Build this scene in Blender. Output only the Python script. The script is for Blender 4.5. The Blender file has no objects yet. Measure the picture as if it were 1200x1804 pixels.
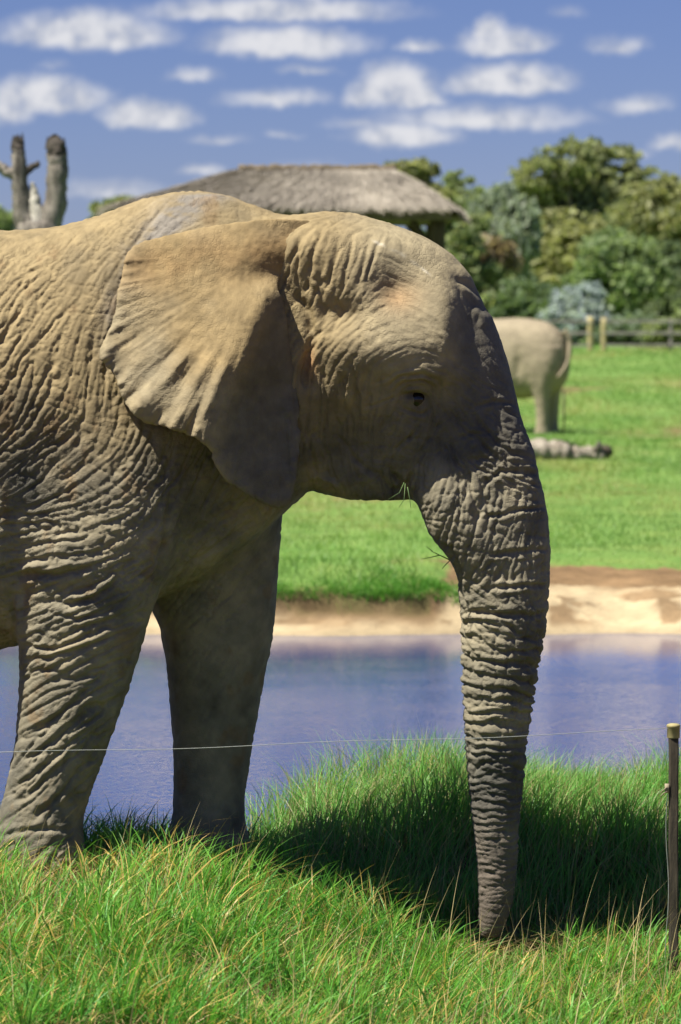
import bpy, math, random
import numpy as np

# ------------------------------------------------------------------ camera, sky, sun, exposure
random.seed(5)
rng = np.random.default_rng(11)
SC = bpy.context.scene
COL = SC.collection
F_PX, CAMZ, D0 = 6579.0, 2.05, 15.0          # focal length in photo pixels, camera height, distance of the elephant
S = D0 / F_PX                                 # metres per photo pixel at the elephant

cam_data = bpy.data.cameras.new('camera')
cam = bpy.data.objects.new('camera', cam_data)
COL.objects.link(cam)
cam.location = (0, 0, CAMZ)
cam.rotation_euler = (math.radians(90), 0, 0)
cam_data.sensor_fit = 'VERTICAL'
cam_data.sensor_height = 36.0
cam_data.lens = F_PX / 1804 * 36.0
cam_data.shift_y = -302 / 1804
cam_data.clip_start = 0.1
cam_data.clip_end = 5000
cam_data.dof.use_dof = True
cam_data.dof.focus_distance = 14.75
cam_data.dof.aperture_fstop = 4.7
SC.camera = cam

SUN_EL, SUN_AZ = math.radians(60), math.radians(62)     # azimuth measured from "towards the camera" to the left
sdir = (-math.sin(SUN_AZ) * math.cos(SUN_EL), -math.cos(SUN_AZ) * math.cos(SUN_EL), math.sin(SUN_EL))   # towards the sun
SUN_STRENGTH = 5.0
SKY_STRENGTH = 0.05
EXPOSURE = 0.9

sun_data = bpy.data.lights.new('sun', 'SUN')
sun_data.energy = SUN_STRENGTH
sun_data.angle = math.radians(0.5)
sun_data.color = (1.0, 0.955, 0.84)
sun = bpy.data.objects.new('sun', sun_data)
COL.objects.link(sun)
from mathutils import Vector
sun.rotation_euler = Vector(sdir).to_track_quat('Z', 'Y').to_euler()
sun.location = (-20, -10, 40)

SC.view_settings.view_transform = 'Standard'
SC.view_settings.look = 'None'
SC.view_settings.exposure = EXPOSURE
SC.view_settings.gamma = 1.0
SC.view_settings.use_curve_mapping = False
SC.render.engine = 'CYCLES'
SC.cycles.max_bounces = 5
SC.cycles.diffuse_bounces = 2
SC.cycles.glossy_bounces = 3
SC.cycles.transmission_bounces = 3
SC.cycles.transparent_max_bounces = 6
SC.cycles.caustics_reflective = False
SC.cycles.caustics_refractive = False
SC.cycles.use_denoising = True


class NT:
    """small helper to write node trees"""
    def __init__(self, tree):
        self.t = tree
        self.n = tree.nodes
        self.l = tree.links

    def new(self, kind, **kw):
        nd = self.n.new(kind)
        for k, v in kw.items():
            setattr(nd, k, v)
        return nd

    def put(self, sock, val):
        if hasattr(val, 'is_output'):
            self.l.new(val, sock)
        elif val is not None:
            sock.default_value = val

    def math(self, op, a, b=None, c=None, clamp=False):
        nd = self.new('ShaderNodeMath', operation=op, use_clamp=clamp)
        self.put(nd.inputs[0], a)
        if b is not None:
            self.put(nd.inputs[1], b)
        if c is not None:
            self.put(nd.inputs[2], c)
        return nd.outputs[0]

    def vmath(self, op, a, b=None):
        nd = self.new('ShaderNodeVectorMath', operation=op)
        self.put(nd.inputs[0], a)
        if b is not None:
            self.put(nd.inputs[1], b)
        return nd.outputs['Value'] if op in ('LENGTH', 'DOT_PRODUCT') else nd.outputs[0]

    def mix(self, f, a, b, blend='MIX'):
        nd = self.new('ShaderNodeMix', data_type='RGBA', blend_type=blend)
        self.put(nd.inputs[0], f)
        self.put(nd.inputs[6], a)
        self.put(nd.inputs[7], b)
        return nd.outputs[2]

    def noise(self, vec, scale, detail=3.0, rough=0.5, dist=0.0):
        nd = self.new('ShaderNodeTexNoise')
        self.put(nd.inputs['Vector'], vec)
        nd.inputs['Scale'].default_value = scale
        nd.inputs['Detail'].default_value = detail
        nd.inputs['Roughness'].default_value = rough
        nd.inputs['Distortion'].default_value = dist
        return nd

    def ramp(self, f, lo, hi, smooth=True):
        nd = self.new('ShaderNodeMapRange')
        nd.interpolation_type = 'SMOOTHSTEP' if smooth else 'LINEAR'
        self.put(nd.inputs[0], f)
        nd.inputs[1].default_value = lo
        nd.inputs[2].default_value = hi
        return nd.outputs[0]


# clouds in view, as (azimuth, elevation) in units of 1/6579 rad, half-width, half-height, brightness
CLOUDS = [
    (155, 54, 165, 50, 1.0), (480, 16, 260, 34, .9), (505, 74, 160, 42, 1.0), (745, 82, 55, 20, .6),
    (893, 72, 92, 38, .9), (862, 50, 40, 30, .9), (1085, 80, 62, 28, .55), (1000, 22, 40, 18, .35),
    (75, 168, 130, 48, 1.0), (258, 200, 92, 38, .95), (15, 190, 60, 38, .7), (345, 134, 60, 20, .5),
    (545, 122, 60, 16, .55), (485, 172, 110, 24, .6), (692, 150, 84, 58, 1.1), (735, 168, 60, 30, .9),
    (640, 172, 40, 26, .7), (895, 140, 128, 40, 1.0), (850, 205, 210, 34, .7), (710, 236, 110, 34, .85), (1125, 184, 70, 24, .55),
    (385, 244, 60, 16, .45), (497, 234, 40, 14, .4), (362, 300, 46, 18, .55), (205, 334, 110, 30, .55),
    (1190, 250, 50, 24, .6), (1130, 268, 40, 14, .4), (95, 118, 40, 14, .3), (640, 215, 70, 20, .45), (560, 290, 90, 16, .25),
]


def build_world():
    w = bpy.data.worlds.new('World')
    SC.world = w
    w.use_nodes = True
    w.cycles.sampling_method = 'MANUAL'
    w.cycles.sample_map_resolution = 256
    t = NT(w.node_tree)
    t.n.clear()
    out = t.new('ShaderNodeOutputWorld')
    bg = t.new('ShaderNodeBackground')
    bg.inputs[1].default_value = SKY_STRENGTH
    sky = t.new('ShaderNodeTexSky', sky_type='NISHITA')
    sky.sun_disc = False
    sky.sun_elevation = SUN_EL
    sky.sun_rotation = math.atan2(sdir[0], sdir[1])
    sky.altitude = 1200
    sky.air_density = 1.0
    sky.dust_density = 0.3
    sky.ozone_density = 5.0
    tc = t.new('ShaderNodeTexCoord')
    d = tc.outputs['Generated']
    sep = t.new('ShaderNodeSeparateXYZ')
    t.put(sep.inputs[0], d)
    az = t.math('ARCTAN2', sep.outputs[0], sep.outputs[1])
    el = t.math('ARCSINE', sep.outputs[2])
    U = t.math('MULTIPLY_ADD', az, F_PX, 600.0)
    V = t.math('MULTIPLY_ADD', el, -F_PX, 600.0)
    comb = t.new('ShaderNodeCombineXYZ')
    t.put(comb.inputs[0], U)
    t.put(comb.inputs[1], V)
    P0 = comb.outputs[0]
    # ragged edges
    nz = t.noise(P0, 0.017, 5.0, 0.62)
    off = t.vmath('MULTIPLY', t.vmath('SUBTRACT', nz.outputs['Color'], (0.5, 0.5, 0.5)), (86.0, 40.0, 0.0))
    P = t.vmath('ADD', P0, off)
    acc = None
    for (u, v, ru, rv, b) in CLOUDS:
        q = t.new('ShaderNodeVectorMath', operation='MULTIPLY_ADD')
        t.put(q.inputs[0], P)
        q.inputs[1].default_value = (1 / ru, 1 / rv, 0.0)
        q.inputs[2].default_value = (-u / ru, -v / rv - .25, 0.0)
        # flat bases: distances below the middle count more
        q2 = t.vmath('MAXIMUM', q.outputs[0], t.vmath('MULTIPLY', q.outputs[0], (1.0, 1.9, 1.0)))
        k = b / .75
        m = t.math('MULTIPLY_ADD', t.vmath('LENGTH', q2), -k, 1.2 * k)
        acc = m if acc is None else t.math('MAXIMUM', acc, m)
    acc = t.ramp(acc, 0.0, 1.0)
    # the same kind of small fair-weather clouds all round, outside the framed window
    sc2 = t.vmath('MULTIPLY', P0, (1.0, 2.6, 0.0))
    gen = t.noise(sc2, 0.0055, 5.0, 0.55)
    g = t.ramp(gen.outputs[0], 0.66, 0.76)
    fx = t.ramp(t.math('ABSOLUTE', t.math('SUBTRACT', U, 600.0)), 620.0, 800.0)
    fy = t.ramp(V, -40.0, -220.0)
    g = t.math('MULTIPLY', g, t.math('MAXIMUM', fx, fy))
    acc = t.math('MAXIMUM', acc, t.math('MULTIPLY', g, 0.85))
    tex = t.noise(P0, 0.02, 5.0, 0.65)
    acc = t.math('MULTIPLY', acc, t.ramp(tex.outputs[0], 0.1, 0.5), clamp=True)
    acc = t.math('MULTIPLY', acc, 0.93)
    skyc = t.mix(1.0, sky.outputs[0], (0.60, 0.59, 0.86, 1), 'MULTIPLY')
    body = t.noise(P0, 0.02, 3.0, 0.5)
    cloudc = t.mix(t.ramp(body.outputs[0], 0.35, 0.65), (5.7, 6.0, 6.9, 1), (8.5, 8.5, 8.8, 1))
    col = t.mix(acc, skyc, cloudc)
    t.put(bg.inputs[0], col)
    t.l.new(bg.outputs[0], out.inputs[0])


build_world()
# ------------------------------------------------------------------ helpers
def at(u, v, y):
    """the point at distance y that the photograph shows at pixel (u, v)"""
    return np.array([(u - 600) / F_PX * y, y, CAMZ - (v - 600) / F_PX * y])


def tag(o, label=None, cat=None, group=None, kind=None):
    if label:
        o['label'] = label
    if cat:
        o['category'] = cat
    if group:
        o['group'] = group
    if kind:
        o['kind'] = kind
    return o


def empty(name, loc, rz=0.0):
    o = bpy.data.objects.new(name, None)
    o.empty_display_size = 0.2
    COL.objects.link(o)
    o.location = loc
    o.rotation_euler = (0, 0, rz)
    return o


def mesh_np(name, verts, faces, mat, parent=None, smooth=True, color=None):
    """verts (n,3); faces: list of (m,k) integer arrays; one mesh object. Vertices are local to the parent."""
    verts = np.asarray(verts, np.float32)
    me = bpy.data.meshes.new(name)
    if not isinstance(faces, list):
        faces = [faces]
    faces = [np.asarray(f, np.int32) for f in faces if len(f)]
    nl = sum(f.size for f in faces)
    npol = sum(len(f) for f in faces)
    me.vertices.add(len(verts))
    me.vertices.foreach_set('co', verts.ravel())
    me.loops.add(nl)
    me.loops.foreach_set('vertex_index', np.concatenate([f.ravel() for f in faces]))
    me.polygons.add(npol)
    starts, tot, p = [], [], 0
    for f in faces:
        k = f.shape[1]
        starts.append(p + np.arange(len(f)) * k)
        tot.append(np.full(len(f), k))
        p += f.size
    me.polygons.foreach_set('loop_start', np.concatenate(starts).astype(np.int32))
    me.polygons.foreach_set('loop_total', np.concatenate(tot).astype(np.int32))
    me.polygons.foreach_set('use_smooth', np.full(npol, bool(smooth)))
    me.update(calc_edges=True)
    if color is not None:
        a = me.color_attributes.new('tint', 'FLOAT_COLOR', 'POINT')
        c = np.ones((len(verts), 4), np.float32)
        c[:, :3] = color
        a.data.foreach_set('color', c.ravel())
    if mat is not None:
        me.materials.append(mat)
    o = bpy.data.objects.new(name, me)
    COL.objects.link(o)
    if parent is not None:
        o.parent = parent
    return o


class MB:
    """collects boxes and tubes of one part"""
    def __init__(self):
        self.v, self.q, self.t, self.n = [], [], [], 0

    def add(self, v, quads=None, tris=None):
        v = np.asarray(v, float)
        self.v.append(v)
        if quads is not None and len(quads):
            self.q.append(np.asarray(quads) + self.n)
        if tris is not None and len(tris):
            self.t.append(np.asarray(tris) + self.n)
        self.n += len(v)

    def tube(self, pts, rad, n=10, wob=0.0, cap=True):
        pts = np.asarray(pts, float)
        k = len(pts)
        rad = np.broadcast_to(np.asarray(rad, float), (k,))
        tan = np.gradient(pts, axis=0)
        tan /= np.linalg.norm(tan, axis=1)[:, None] + 1e-9
        ref = np.array([0.0, 1.0, 0.0]) if abs(tan[0][1]) < .9 else np.array([1.0, 0, 0])
        rings = []
        for i in range(k):
            a = np.cross(tan[i], ref)
            a /= np.linalg.norm(a) + 1e-9
            b = np.cross(tan[i], a)
            ref = np.cross(a, tan[i])
            th = np.arange(n) * 2 * math.pi / n
            r = rad[i] * (1 + wob * rng.normal(size=n))
            rings.append(pts[i] + (np.cos(th) * r)[:, None] * a + (np.sin(th) * r)[:, None] * b)
        v = np.concatenate(rings)
        q = []
        for i in range(k - 1):
            j = np.arange(n)
            q.append(np.stack([i * n + j, i * n + (j + 1) % n, (i + 1) * n + (j + 1) % n, (i + 1) * n + j], 1))
        q = np.concatenate(q)
        t = None
        if cap:
            v = np.concatenate([v, pts[:1], pts[-1:]])
            j = np.arange(n)
            t = np.concatenate([np.stack([(j + 1) % n, j, np.full(n, k * n)], 1),
                                np.stack([(k - 1) * n + j, (k - 1) * n + (j + 1) % n, np.full(n, k * n + 1)], 1)])
        self.add(v, q, t)

    def box(self, c, size, rz=0.0):
        c = np.asarray(c, float)
        h = np.asarray(size, float) / 2
        v = np.array([[x, y, z] for z in (-1, 1) for y in (-1, 1) for x in (-1, 1)], float) * h
        ca, sa = math.cos(rz), math.sin(rz)
        v = np.stack([v[:, 0] * ca - v[:, 1] * sa, v[:, 0] * sa + v[:, 1] * ca, v[:, 2]], 1) + c
        self.add(v, [[0, 2, 3, 1], [4, 5, 7, 6], [0, 1, 5, 4], [2, 6, 7, 3], [0, 4, 6, 2], [1, 3, 7, 5]])

    def build(self, name, mat, parent=None, smooth=True, color=None):
        f = []
        if self.q:
            f.append(np.concatenate(self.q))
        if self.t:
            f.append(np.concatenate(self.t))
        return mesh_np(name, np.concatenate(self.v), f, mat, parent, smooth, color)


# lattice noise for numpy arrays
_LAT = np.random.default_rng(3).random((64, 64, 64)).astype(np.float32)


def vnoise(x, y, z=0.0):
    x, y, z = np.broadcast_arrays(np.asarray(x, np.float32), np.asarray(y, np.float32), np.asarray(z, np.float32))
    xi, yi, zi = np.floor(x), np.floor(y), np.floor(z)
    fx, fy, fz = x - xi, y - yi, z - zi
    xi, yi, zi = xi.astype(int) & 63, yi.astype(int) & 63, zi.astype(int) & 63
    fx, fy, fz = fx * fx * (3 - 2 * fx), fy * fy * (3 - 2 * fy), fz * fz * (3 - 2 * fz)
    x1, y1, z1 = (xi + 1) & 63, (yi + 1) & 63, (zi + 1) & 63
    L = _LAT
    a = L[xi, yi, zi] * (1 - fx) + L[x1, yi, zi] * fx
    b = L[xi, y1, zi] * (1 - fx) + L[x1, y1, zi] * fx
    c = L[xi, yi, z1] * (1 - fx) + L[x1, yi, z1] * fx
    d = L[xi, y1, z1] * (1 - fx) + L[x1, y1, z1] * fx
    return (a * (1 - fy) + b * fy) * (1 - fz) + (c * (1 - fy) + d * fy) * fz - 0.5


def fbm(x, y, z=0.0, oct=4):
    s, a = 0, 1.0
    for k in range(oct):
        s = s + a * vnoise(np.asarray(x) * 2 ** k + 17.3 * k, np.asarray(y) * 2 ** k + 5.1 * k, np.asarray(z) * 2 ** k)
        a *= .5
    return s


def sstep(x, a, b):
    t = np.clip((np.asarray(x, float) - a) / (b - a), 0, 1)
    return t * t * (3 - 2 * t)


def mat_new(name):
    m = bpy.data.materials.new(name)
    m.use_nodes = True
    t = NT(m.node_tree)
    t.n.clear()
    out = t.new('ShaderNodeOutputMaterial')
    return m, t, out


def mat_plain(name, c1, c2, scale=8.0, rough=0.8, bump=0.3, bscale=40.0, bdist=0.01, spec=0.3, tint=False, metallic=0.0, stretch=(1, 1, 1)):
    """two-tone noise-mottled material with fine relief; tint multiplies by the mesh's own tint attribute"""
    m, t, out = mat_new(name)
    b = t.new('ShaderNodeBsdfPrincipled')
    tc = t.new('ShaderNodeTexCoord')
    mp = t.new('ShaderNodeMapping')
    t.put(mp.inputs[0], tc.outputs['Object'])
    mp.inputs['Scale'].default_value = stretch
    n1 = t.noise(mp.outputs[0], scale, 5.0, 0.6)
    col = t.mix(t.ramp(n1.outputs[0], 0.3, 0.7), (*c1, 1), (*c2, 1))
    if tint:
        at_ = t.new('ShaderNodeAttribute', attribute_name='tint')
        col = t.mix(1.0, col, at_.outputs[0], 'MULTIPLY')
    t.put(b.inputs['Base Color'], col)
    b.inputs['Roughness'].default_value = rough
    b.inputs['Specular IOR Level'].default_value = spec
    b.inputs['Metallic'].default_value = metallic
    if bump:
        n2 = t.noise(mp.outputs[0], bscale, 4.0, 0.6)
        bp = t.new('ShaderNodeBump')
        bp.inputs['Strength'].default_value = bump
        bp.inputs['Distance'].default_value = bdist
        t.put(bp.inputs['Height'], n2.outputs[0])
        t.put(b.inputs['Normal'], bp.outputs[0])
    t.l.new(b.outputs[0], out.inputs[0])
    return m


def mat_leaf(name, transl=0.35, rough=0.45, spec=0.35):
    """foliage: colour from the mesh's tint attribute, light passes through the blade"""
    m, t, out = mat_new(name)
    at_ = t.new('ShaderNodeAttribute', attribute_name='tint')
    b = t.new('ShaderNodeBsdfPrincipled')
    t.put(b.inputs['Base Color'], at_.outputs[0])
    b.inputs['Roughness'].default_value = rough
    b.inputs['Specular IOR Level'].default_value = spec
    tr = t.new('ShaderNodeBsdfTranslucent')
    t.put(tr.inputs[0], t.mix(1.0, at_.outputs[0], (1.1, 1.15, 0.7, 1), 'MULTIPLY'))
    mx = t.new('ShaderNodeMixShader')
    mx.inputs[0].default_value = transl
    t.l.new(b.outputs[0], mx.inputs[1])
    t.l.new(tr.outputs[0], mx.inputs[2])
    t.l.new(mx.outputs[0], out.inputs[0])
    return m


def lerp_tab(x, tab):
    """smooth interpolation of table rows (first column the key)"""
    tab = np.asarray(tab, float)
    k = tab[:, 0]
    x = np.asarray(x, float)
    fine = np.linspace(k[0], k[-1], 400)
    outc = []
    for c in range(1, tab.shape[1]):
        y = np.interp(fine, k, tab[:, c])
        w = 9
        ker = np.hanning(2 * w + 3)[1:-1]
        ker /= ker.sum()
        yp = np.concatenate([2 * y[0] - y[w:0:-1], y, 2 * y[-1] - y[-2:-w - 2:-1]])
        y = np.convolve(yp, ker, 'valid')
        outc.append(np.interp(x, fine, y))
    return outc
# ------------------------------------------------------------------ the land: near bank, pond, far bank and meadow
WATER_Z = -0.5


def ground_z(x, y):
    x = np.asarray(x, float)
    y = np.asarray(y, float)
    right = sstep(x, -0.75, 0.45)
    # near side
    z_flat = -0.02 - 0.38 * right
    z_fore = -0.16 - 0.27 * right
    z = z_fore + (z_flat - z_fore) * sstep(y, 12.6, 14.6)
    z = z + 0.05 * fbm(x * 1.3, y * 1.3) + 0.03 * fbm(x * 4, y * 4)
    crest = -0.27 + 0.15 * sstep(x, -0.5, 0.0)          # bank behind the elephant
    z = z + (crest - z) * sstep(y, 15.35, 16.1)
    z = z + (-1.2 - z) * sstep(y, 16.9, 19.6)
    # far side
    yy = y + 0.5 * fbm(x * .35, y * .1) + 0.22 * fbm(x * 1.7, y * .6)
    far = np.interp(yy, [27, 31, 32.4, 32.75, 33.15, 33.7, 34.4, 36.2, 50, 80, 110, 145, 200, 400, 3000],
                    [-1.4, -.85, -.5, -.40, -.28, -.21, -.17, -.13, -.06, .03, .75, 1.75, 2.6, 3.2, 6.0])
    far = far + 0.06 * fbm(x * .8, y * .8) * sstep(yy, 32.3, 33)
    far = far + 0.10 * fbm(x * .12, y * .12) * sstep(yy, 38, 50)
    # raised turf lip on the left of the far shore
    lip = sstep(yy, 32.86, 32.98) * (1 - sstep(yy, 35.0, 36.4)) * (1 - sstep(x, 0.75, 1.2))
    far = far + 0.11 * lip
    z = z + (far - z) * sstep(y, 23, 27)
    # the pond closes to the sides
    side = sstep(np.abs(x), 22, 30) * sstep(y, 17, 19) * (1 - sstep(y, 30, 33))
    z = z + (0.1 - z) * side
    return z


def land_cover(x, y):
    """weights of grass, brown soil, pale sand at a place"""
    yy = y + 0.5 * fbm(x * .35, y * .1) + 0.22 * fbm(x * 1.7, y * .6)
    n = fbm(x * 1.1 + 9, y * 1.1) * 1.2
    n2 = fbm(x * 3.1, y * 3.1 + 4)
    leftlip = 1 - sstep(x, 0.75, 1.2)
    edge = 32.85 * leftlip + 35.7 * (1 - leftlip)
    # bare trodden patch behind the lip
    bare = np.exp(-((x - 0.9) / 0.65) ** 2 - ((yy - 35.9) / 0.7) ** 2) * 1.5
    g = sstep(yy + n * .9 * (1 - .7 * leftlip), edge - .1, edge + .3) * (1 - np.clip(bare + n * .4, 0, 1) * sstep(bare, .25, .6))
    spots = sstep(fbm(x * .45 + 3, y * .16 + 8) + .25 * n2, .22, .42) * sstep(y, 40, 52)
    g = g * (1 - .75 * spots)
    soil = sstep(yy + n * .5, 32.55 * leftlip + 33.7 * (1 - leftlip) - .2, 32.55 * leftlip + 33.7 * (1 - leftlip) + .4)
    soil = np.maximum(soil, sstep(n2 + n * .6, .2, .42) * sstep(yy, 32.45, 32.7) * .85)
    near = 1 - sstep(y, 20, 26)
    g = g * (1 - near) + near * (.55 + n2)
    soil = np.maximum(soil, near)
    return np.clip(g, 0, 1), np.clip(soil, 0, 1)


def axis(parts):
    out = []
    for a, b, step in parts:
        out.append(np.arange(a, b, step))
    return np.unique(np.round(np.concatenate(out), 4))


def build_ground():
    xs = axis([(-900, -60, 60), (-60, -8, 2.0), (-8, -4, .25), (-4, 4.5, .045), (4.5, 8, .25), (8, 60, 2.0), (60, 961, 60)])
    ys = axis([(-60, 9, 3), (9, 12, .3), (12, 19, .06), (19, 30, .5), (30, 39, .05), (39, 60, .35), (60, 160, 1.2), (160, 500, 15), (500, 2600, 150)])
    X, Y = np.meshgrid(xs, ys, indexing='ij')
    Z = ground_z(X, Y)
    lumps = np.abs(fbm(X * 3.2, Y * 3.2)) * .04 + np.abs(fbm(X * 11, Y * 11)) * .045
    Z = Z + lumps * sstep(Y, 32.3, 32.9) * (1 - sstep(Y, 37, 39))
    g, soil = land_cover(X, Y)
    sand_c = np.array([.44, .35, .22])
    soil_c = np.array([.20, .13, .07])
    n = (fbm(X * 2.3, Y * 2.3) + .5)[..., None]
    grass_c = np.array([.11, .21, .05]) + n * np.array([.06, .04, .015])
    yyc = Y + .5 * fbm(X * .35, Y * .1) + 0.22 * fbm(X * 1.7, Y * .6)
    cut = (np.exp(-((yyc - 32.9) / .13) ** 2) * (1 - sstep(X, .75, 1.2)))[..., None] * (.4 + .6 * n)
    wet = (1 - sstep(Y + .5 * fbm(X * .35, Y * .1) + 0.22 * fbm(X * 1.7, Y * .6), 32.4, 32.6))[..., None] * (Y > 25)[..., None]
    c = sand_c * (1 - .25 * wet) * (.85 + .3 * n)
    s = soil[..., None]
    c = c * (1 - s) + soil_c * (.7 + .6 * n) * s
    c = c * (1 - g[..., None]) + grass_c * g[..., None]
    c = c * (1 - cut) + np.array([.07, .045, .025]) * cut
    near = ((Y < 20)[..., None]).astype(float)
    c = c * (1 - near) + near * (np.array([.11, .085, .045]) * (.7 + .6 * n))
    nx, ny = X.shape
    idx = np.arange(nx * ny).reshape(nx, ny)
    q = np.stack([idx[:-1, :-1].ravel(), idx[1:, :-1].ravel(), idx[1:, 1:].ravel(), idx[:-1, 1:].ravel()], 1)
    m, t, out = mat_new('earth')
    b = t.new('ShaderNodeBsdfPrincipled')
    a = t.new('ShaderNodeAttribute', attribute_name='tint')
    tc = t.new('ShaderNodeTexCoord')
    nn = t.noise(tc.outputs['Object'], 9.0, 6.0, .65)
    nf = t.noise(tc.outputs['Object'], 45.0, 4.0, .6)
    col = t.mix(1.0, a.outputs[0], t.mix(nn.outputs[0], (.72, .72, .72, 1), (1.28, 1.26, 1.22, 1)), 'MULTIPLY')
    t.put(b.inputs['Base Color'], col)
    b.inputs['Roughness'].default_value = .95
    b.inputs['Specular IOR Level'].default_value = .1
    bp = t.new('ShaderNodeBump')
    bp.inputs['Strength'].default_value = .7
    bp.inputs['Distance'].default_value = .03
    t.put(bp.inputs['Height'], t.math('ADD', nn.outputs[0], t.math('MULTIPLY', nf.outputs[0], .4)))
    t.put(b.inputs['Normal'], bp.outputs[0])
    t.l.new(b.outputs[0], out.inputs[0])
    o = mesh_np('ground', np.stack([X.ravel(), Y.ravel(), Z.ravel()], 1), q, m, None, True, c.reshape(-1, 3))
    tag(o, kind='structure')


def build_pond():
    m, t, out = mat_new('pond_water')
    b = t.new('ShaderNodeBsdfPrincipled')
    b.inputs['Base Color'].default_value = (.02, .055, .19, 1)
    b.inputs['Roughness'].default_value = .03
    b.inputs['IOR'].default_value = 1.333
    b.inputs['Specular IOR Level'].default_value = .5
    tc = t.new('ShaderNodeTexCoord')
    mp = t.new('ShaderNodeMapping')
    t.put(mp.inputs[0], tc.outputs['Object'])
    mp.inputs['Scale'].default_value = (1.0, 1.2, 1.0)
    w1 = t.noise(mp.outputs[0], 16.0, 3.0, .55)
    w2 = t.noise(mp.outputs[0], 1.1, 2.0, .5)
    sp = t.new('ShaderNodeSeparateXYZ')
    t.put(sp.inputs[0], tc.outputs['Object'])
    # the breeze ruffles the middle and near water more than the sheltered far shore
    ruff = t.math('MULTIPLY_ADD', t.ramp(sp.outputs[1], 31.0, 22.0), .8, .12)
    patch = t.ramp(w2.outputs[0], .35, .65)
    amp = t.math('MULTIPLY', ruff, t.math('MULTIPLY_ADD', patch, .35, .75))
    bp = t.new('ShaderNodeBump')
    t.put(bp.inputs['Strength'], amp)
    bp.inputs['Distance'].default_value = .010
    t.put(bp.inputs['Height'], w1.outputs[0])
    t.put(b.inputs['Normal'], bp.outputs[0])
    t.l.new(b.outputs[0], out.inputs[0])
    o = mesh_np('pond_water', [(-32, 17.2, WATER_Z), (32, 17.2, WATER_Z), (32, 33.5, WATER_Z), (-32, 33.5, WATER_Z)], np.array([[0, 1, 2, 3]]), m, None, False)
    tag(o, kind='structure')


build_ground()
build_pond()

# ------------------------------------------------------------------ grass
M_GRASS = mat_leaf('grass_blade', .38)
M_STRAW = mat_leaf('dry_straw', .2, .6, .2)


def blades(name, base, height, width, lean, curve, color, mat, seg=4, tipcol=None, azim=None, droop=0.0):
    """ribbon blades: base (n,3); height, width (n,); lean = unit direction (n,2); curve = sideways reach as a share of the height"""
    n = len(base)
    t = np.linspace(0, 1, seg + 1)
    L = lean / (np.linalg.norm(lean, axis=1)[:, None] + 1e-9)
    if azim is None:
        azim = rng.random(n) * 2 * math.pi
    side = np.stack([np.cos(azim), np.sin(azim), np.zeros(n)], 1)
    V = np.zeros((n, (seg) * 2 + 1, 3), np.float32)
    C = np.zeros((n, (seg) * 2 + 1, 3), np.float32)
    tip = color if tipcol is None else tipcol
    for i in range(seg + 1):
        r = curve * t[i] ** 1.8
        up = t[i] * np.sqrt(np.clip(1 - (curve * .55 * t[i]) ** 2, .1, 1)) - droop * t[i] ** 3
        p = np.stack([base[:, 0] + L[:, 0] * height * r, base[:, 1] + L[:, 1] * height * r, base[:, 2] + height * up], 1)
        w = (width * (1 - t[i] ** 1.6) * (.75 + .5 * t[i] * (1 - t[i]) * 2))[:, None]
        c = color + (tip - color) * t[i]
        if i < seg:
            V[:, 2 * i] = p - side * w / 2
            V[:, 2 * i + 1] = p + side * w / 2
            C[:, 2 * i] = c
            C[:, 2 * i + 1] = c
        else:
            V[:, 2 * seg] = p
            C[:, 2 * seg] = c
    k = 2 * seg + 1
    off = (np.arange(n) * k)[:, None]
    q = np.concatenate([off + np.array([2 * i, 2 * i + 1, 2 * i + 3, 2 * i + 2]) for i in range(seg - 1)]) if seg > 1 else np.zeros((0, 4), int)
    tr = off + np.array([2 * seg - 2, 2 * seg - 1, 2 * seg])
    o = mesh_np(name, V.reshape(-1, 3), [q, tr], mat, None, False, C.reshape(-1, 3))
    return tag(o, kind='stuff')


def greens(n, a, b, var=.25):
    f = rng.random(n)[:, None]
    c = np.array(a) * (1 - f) + np.array(b) * f
    return c * (1 + var * (rng.random(n)[:, None] - .5) * 2)


def clumped(n, x0, x1, y0, y1, cell=.22, power=1.5, shape=None):
    """points on the ground gathered in tufts"""
    xs, ys = np.zeros(0), np.zeros(0)
    while len(xs) < n:
        x = x0 + (x1 - x0) * rng.random(n * 2)
        y = y0 + (y1 - y0) * rng.random(n * 2)
        p = np.clip(vnoise(x / cell, y / cell, 3.3) + .5, 0, 1) ** power
        if shape is not None:
            p = p * shape(x, y)
        k = rng.random(n * 2) < p
        xs = np.concatenate([xs, x[k]])
        ys = np.concatenate([ys, y[k]])
    xs, ys = xs[:n], ys[:n]
    return np.stack([xs, ys, ground_z(xs, ys) - .01], 1)


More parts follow.
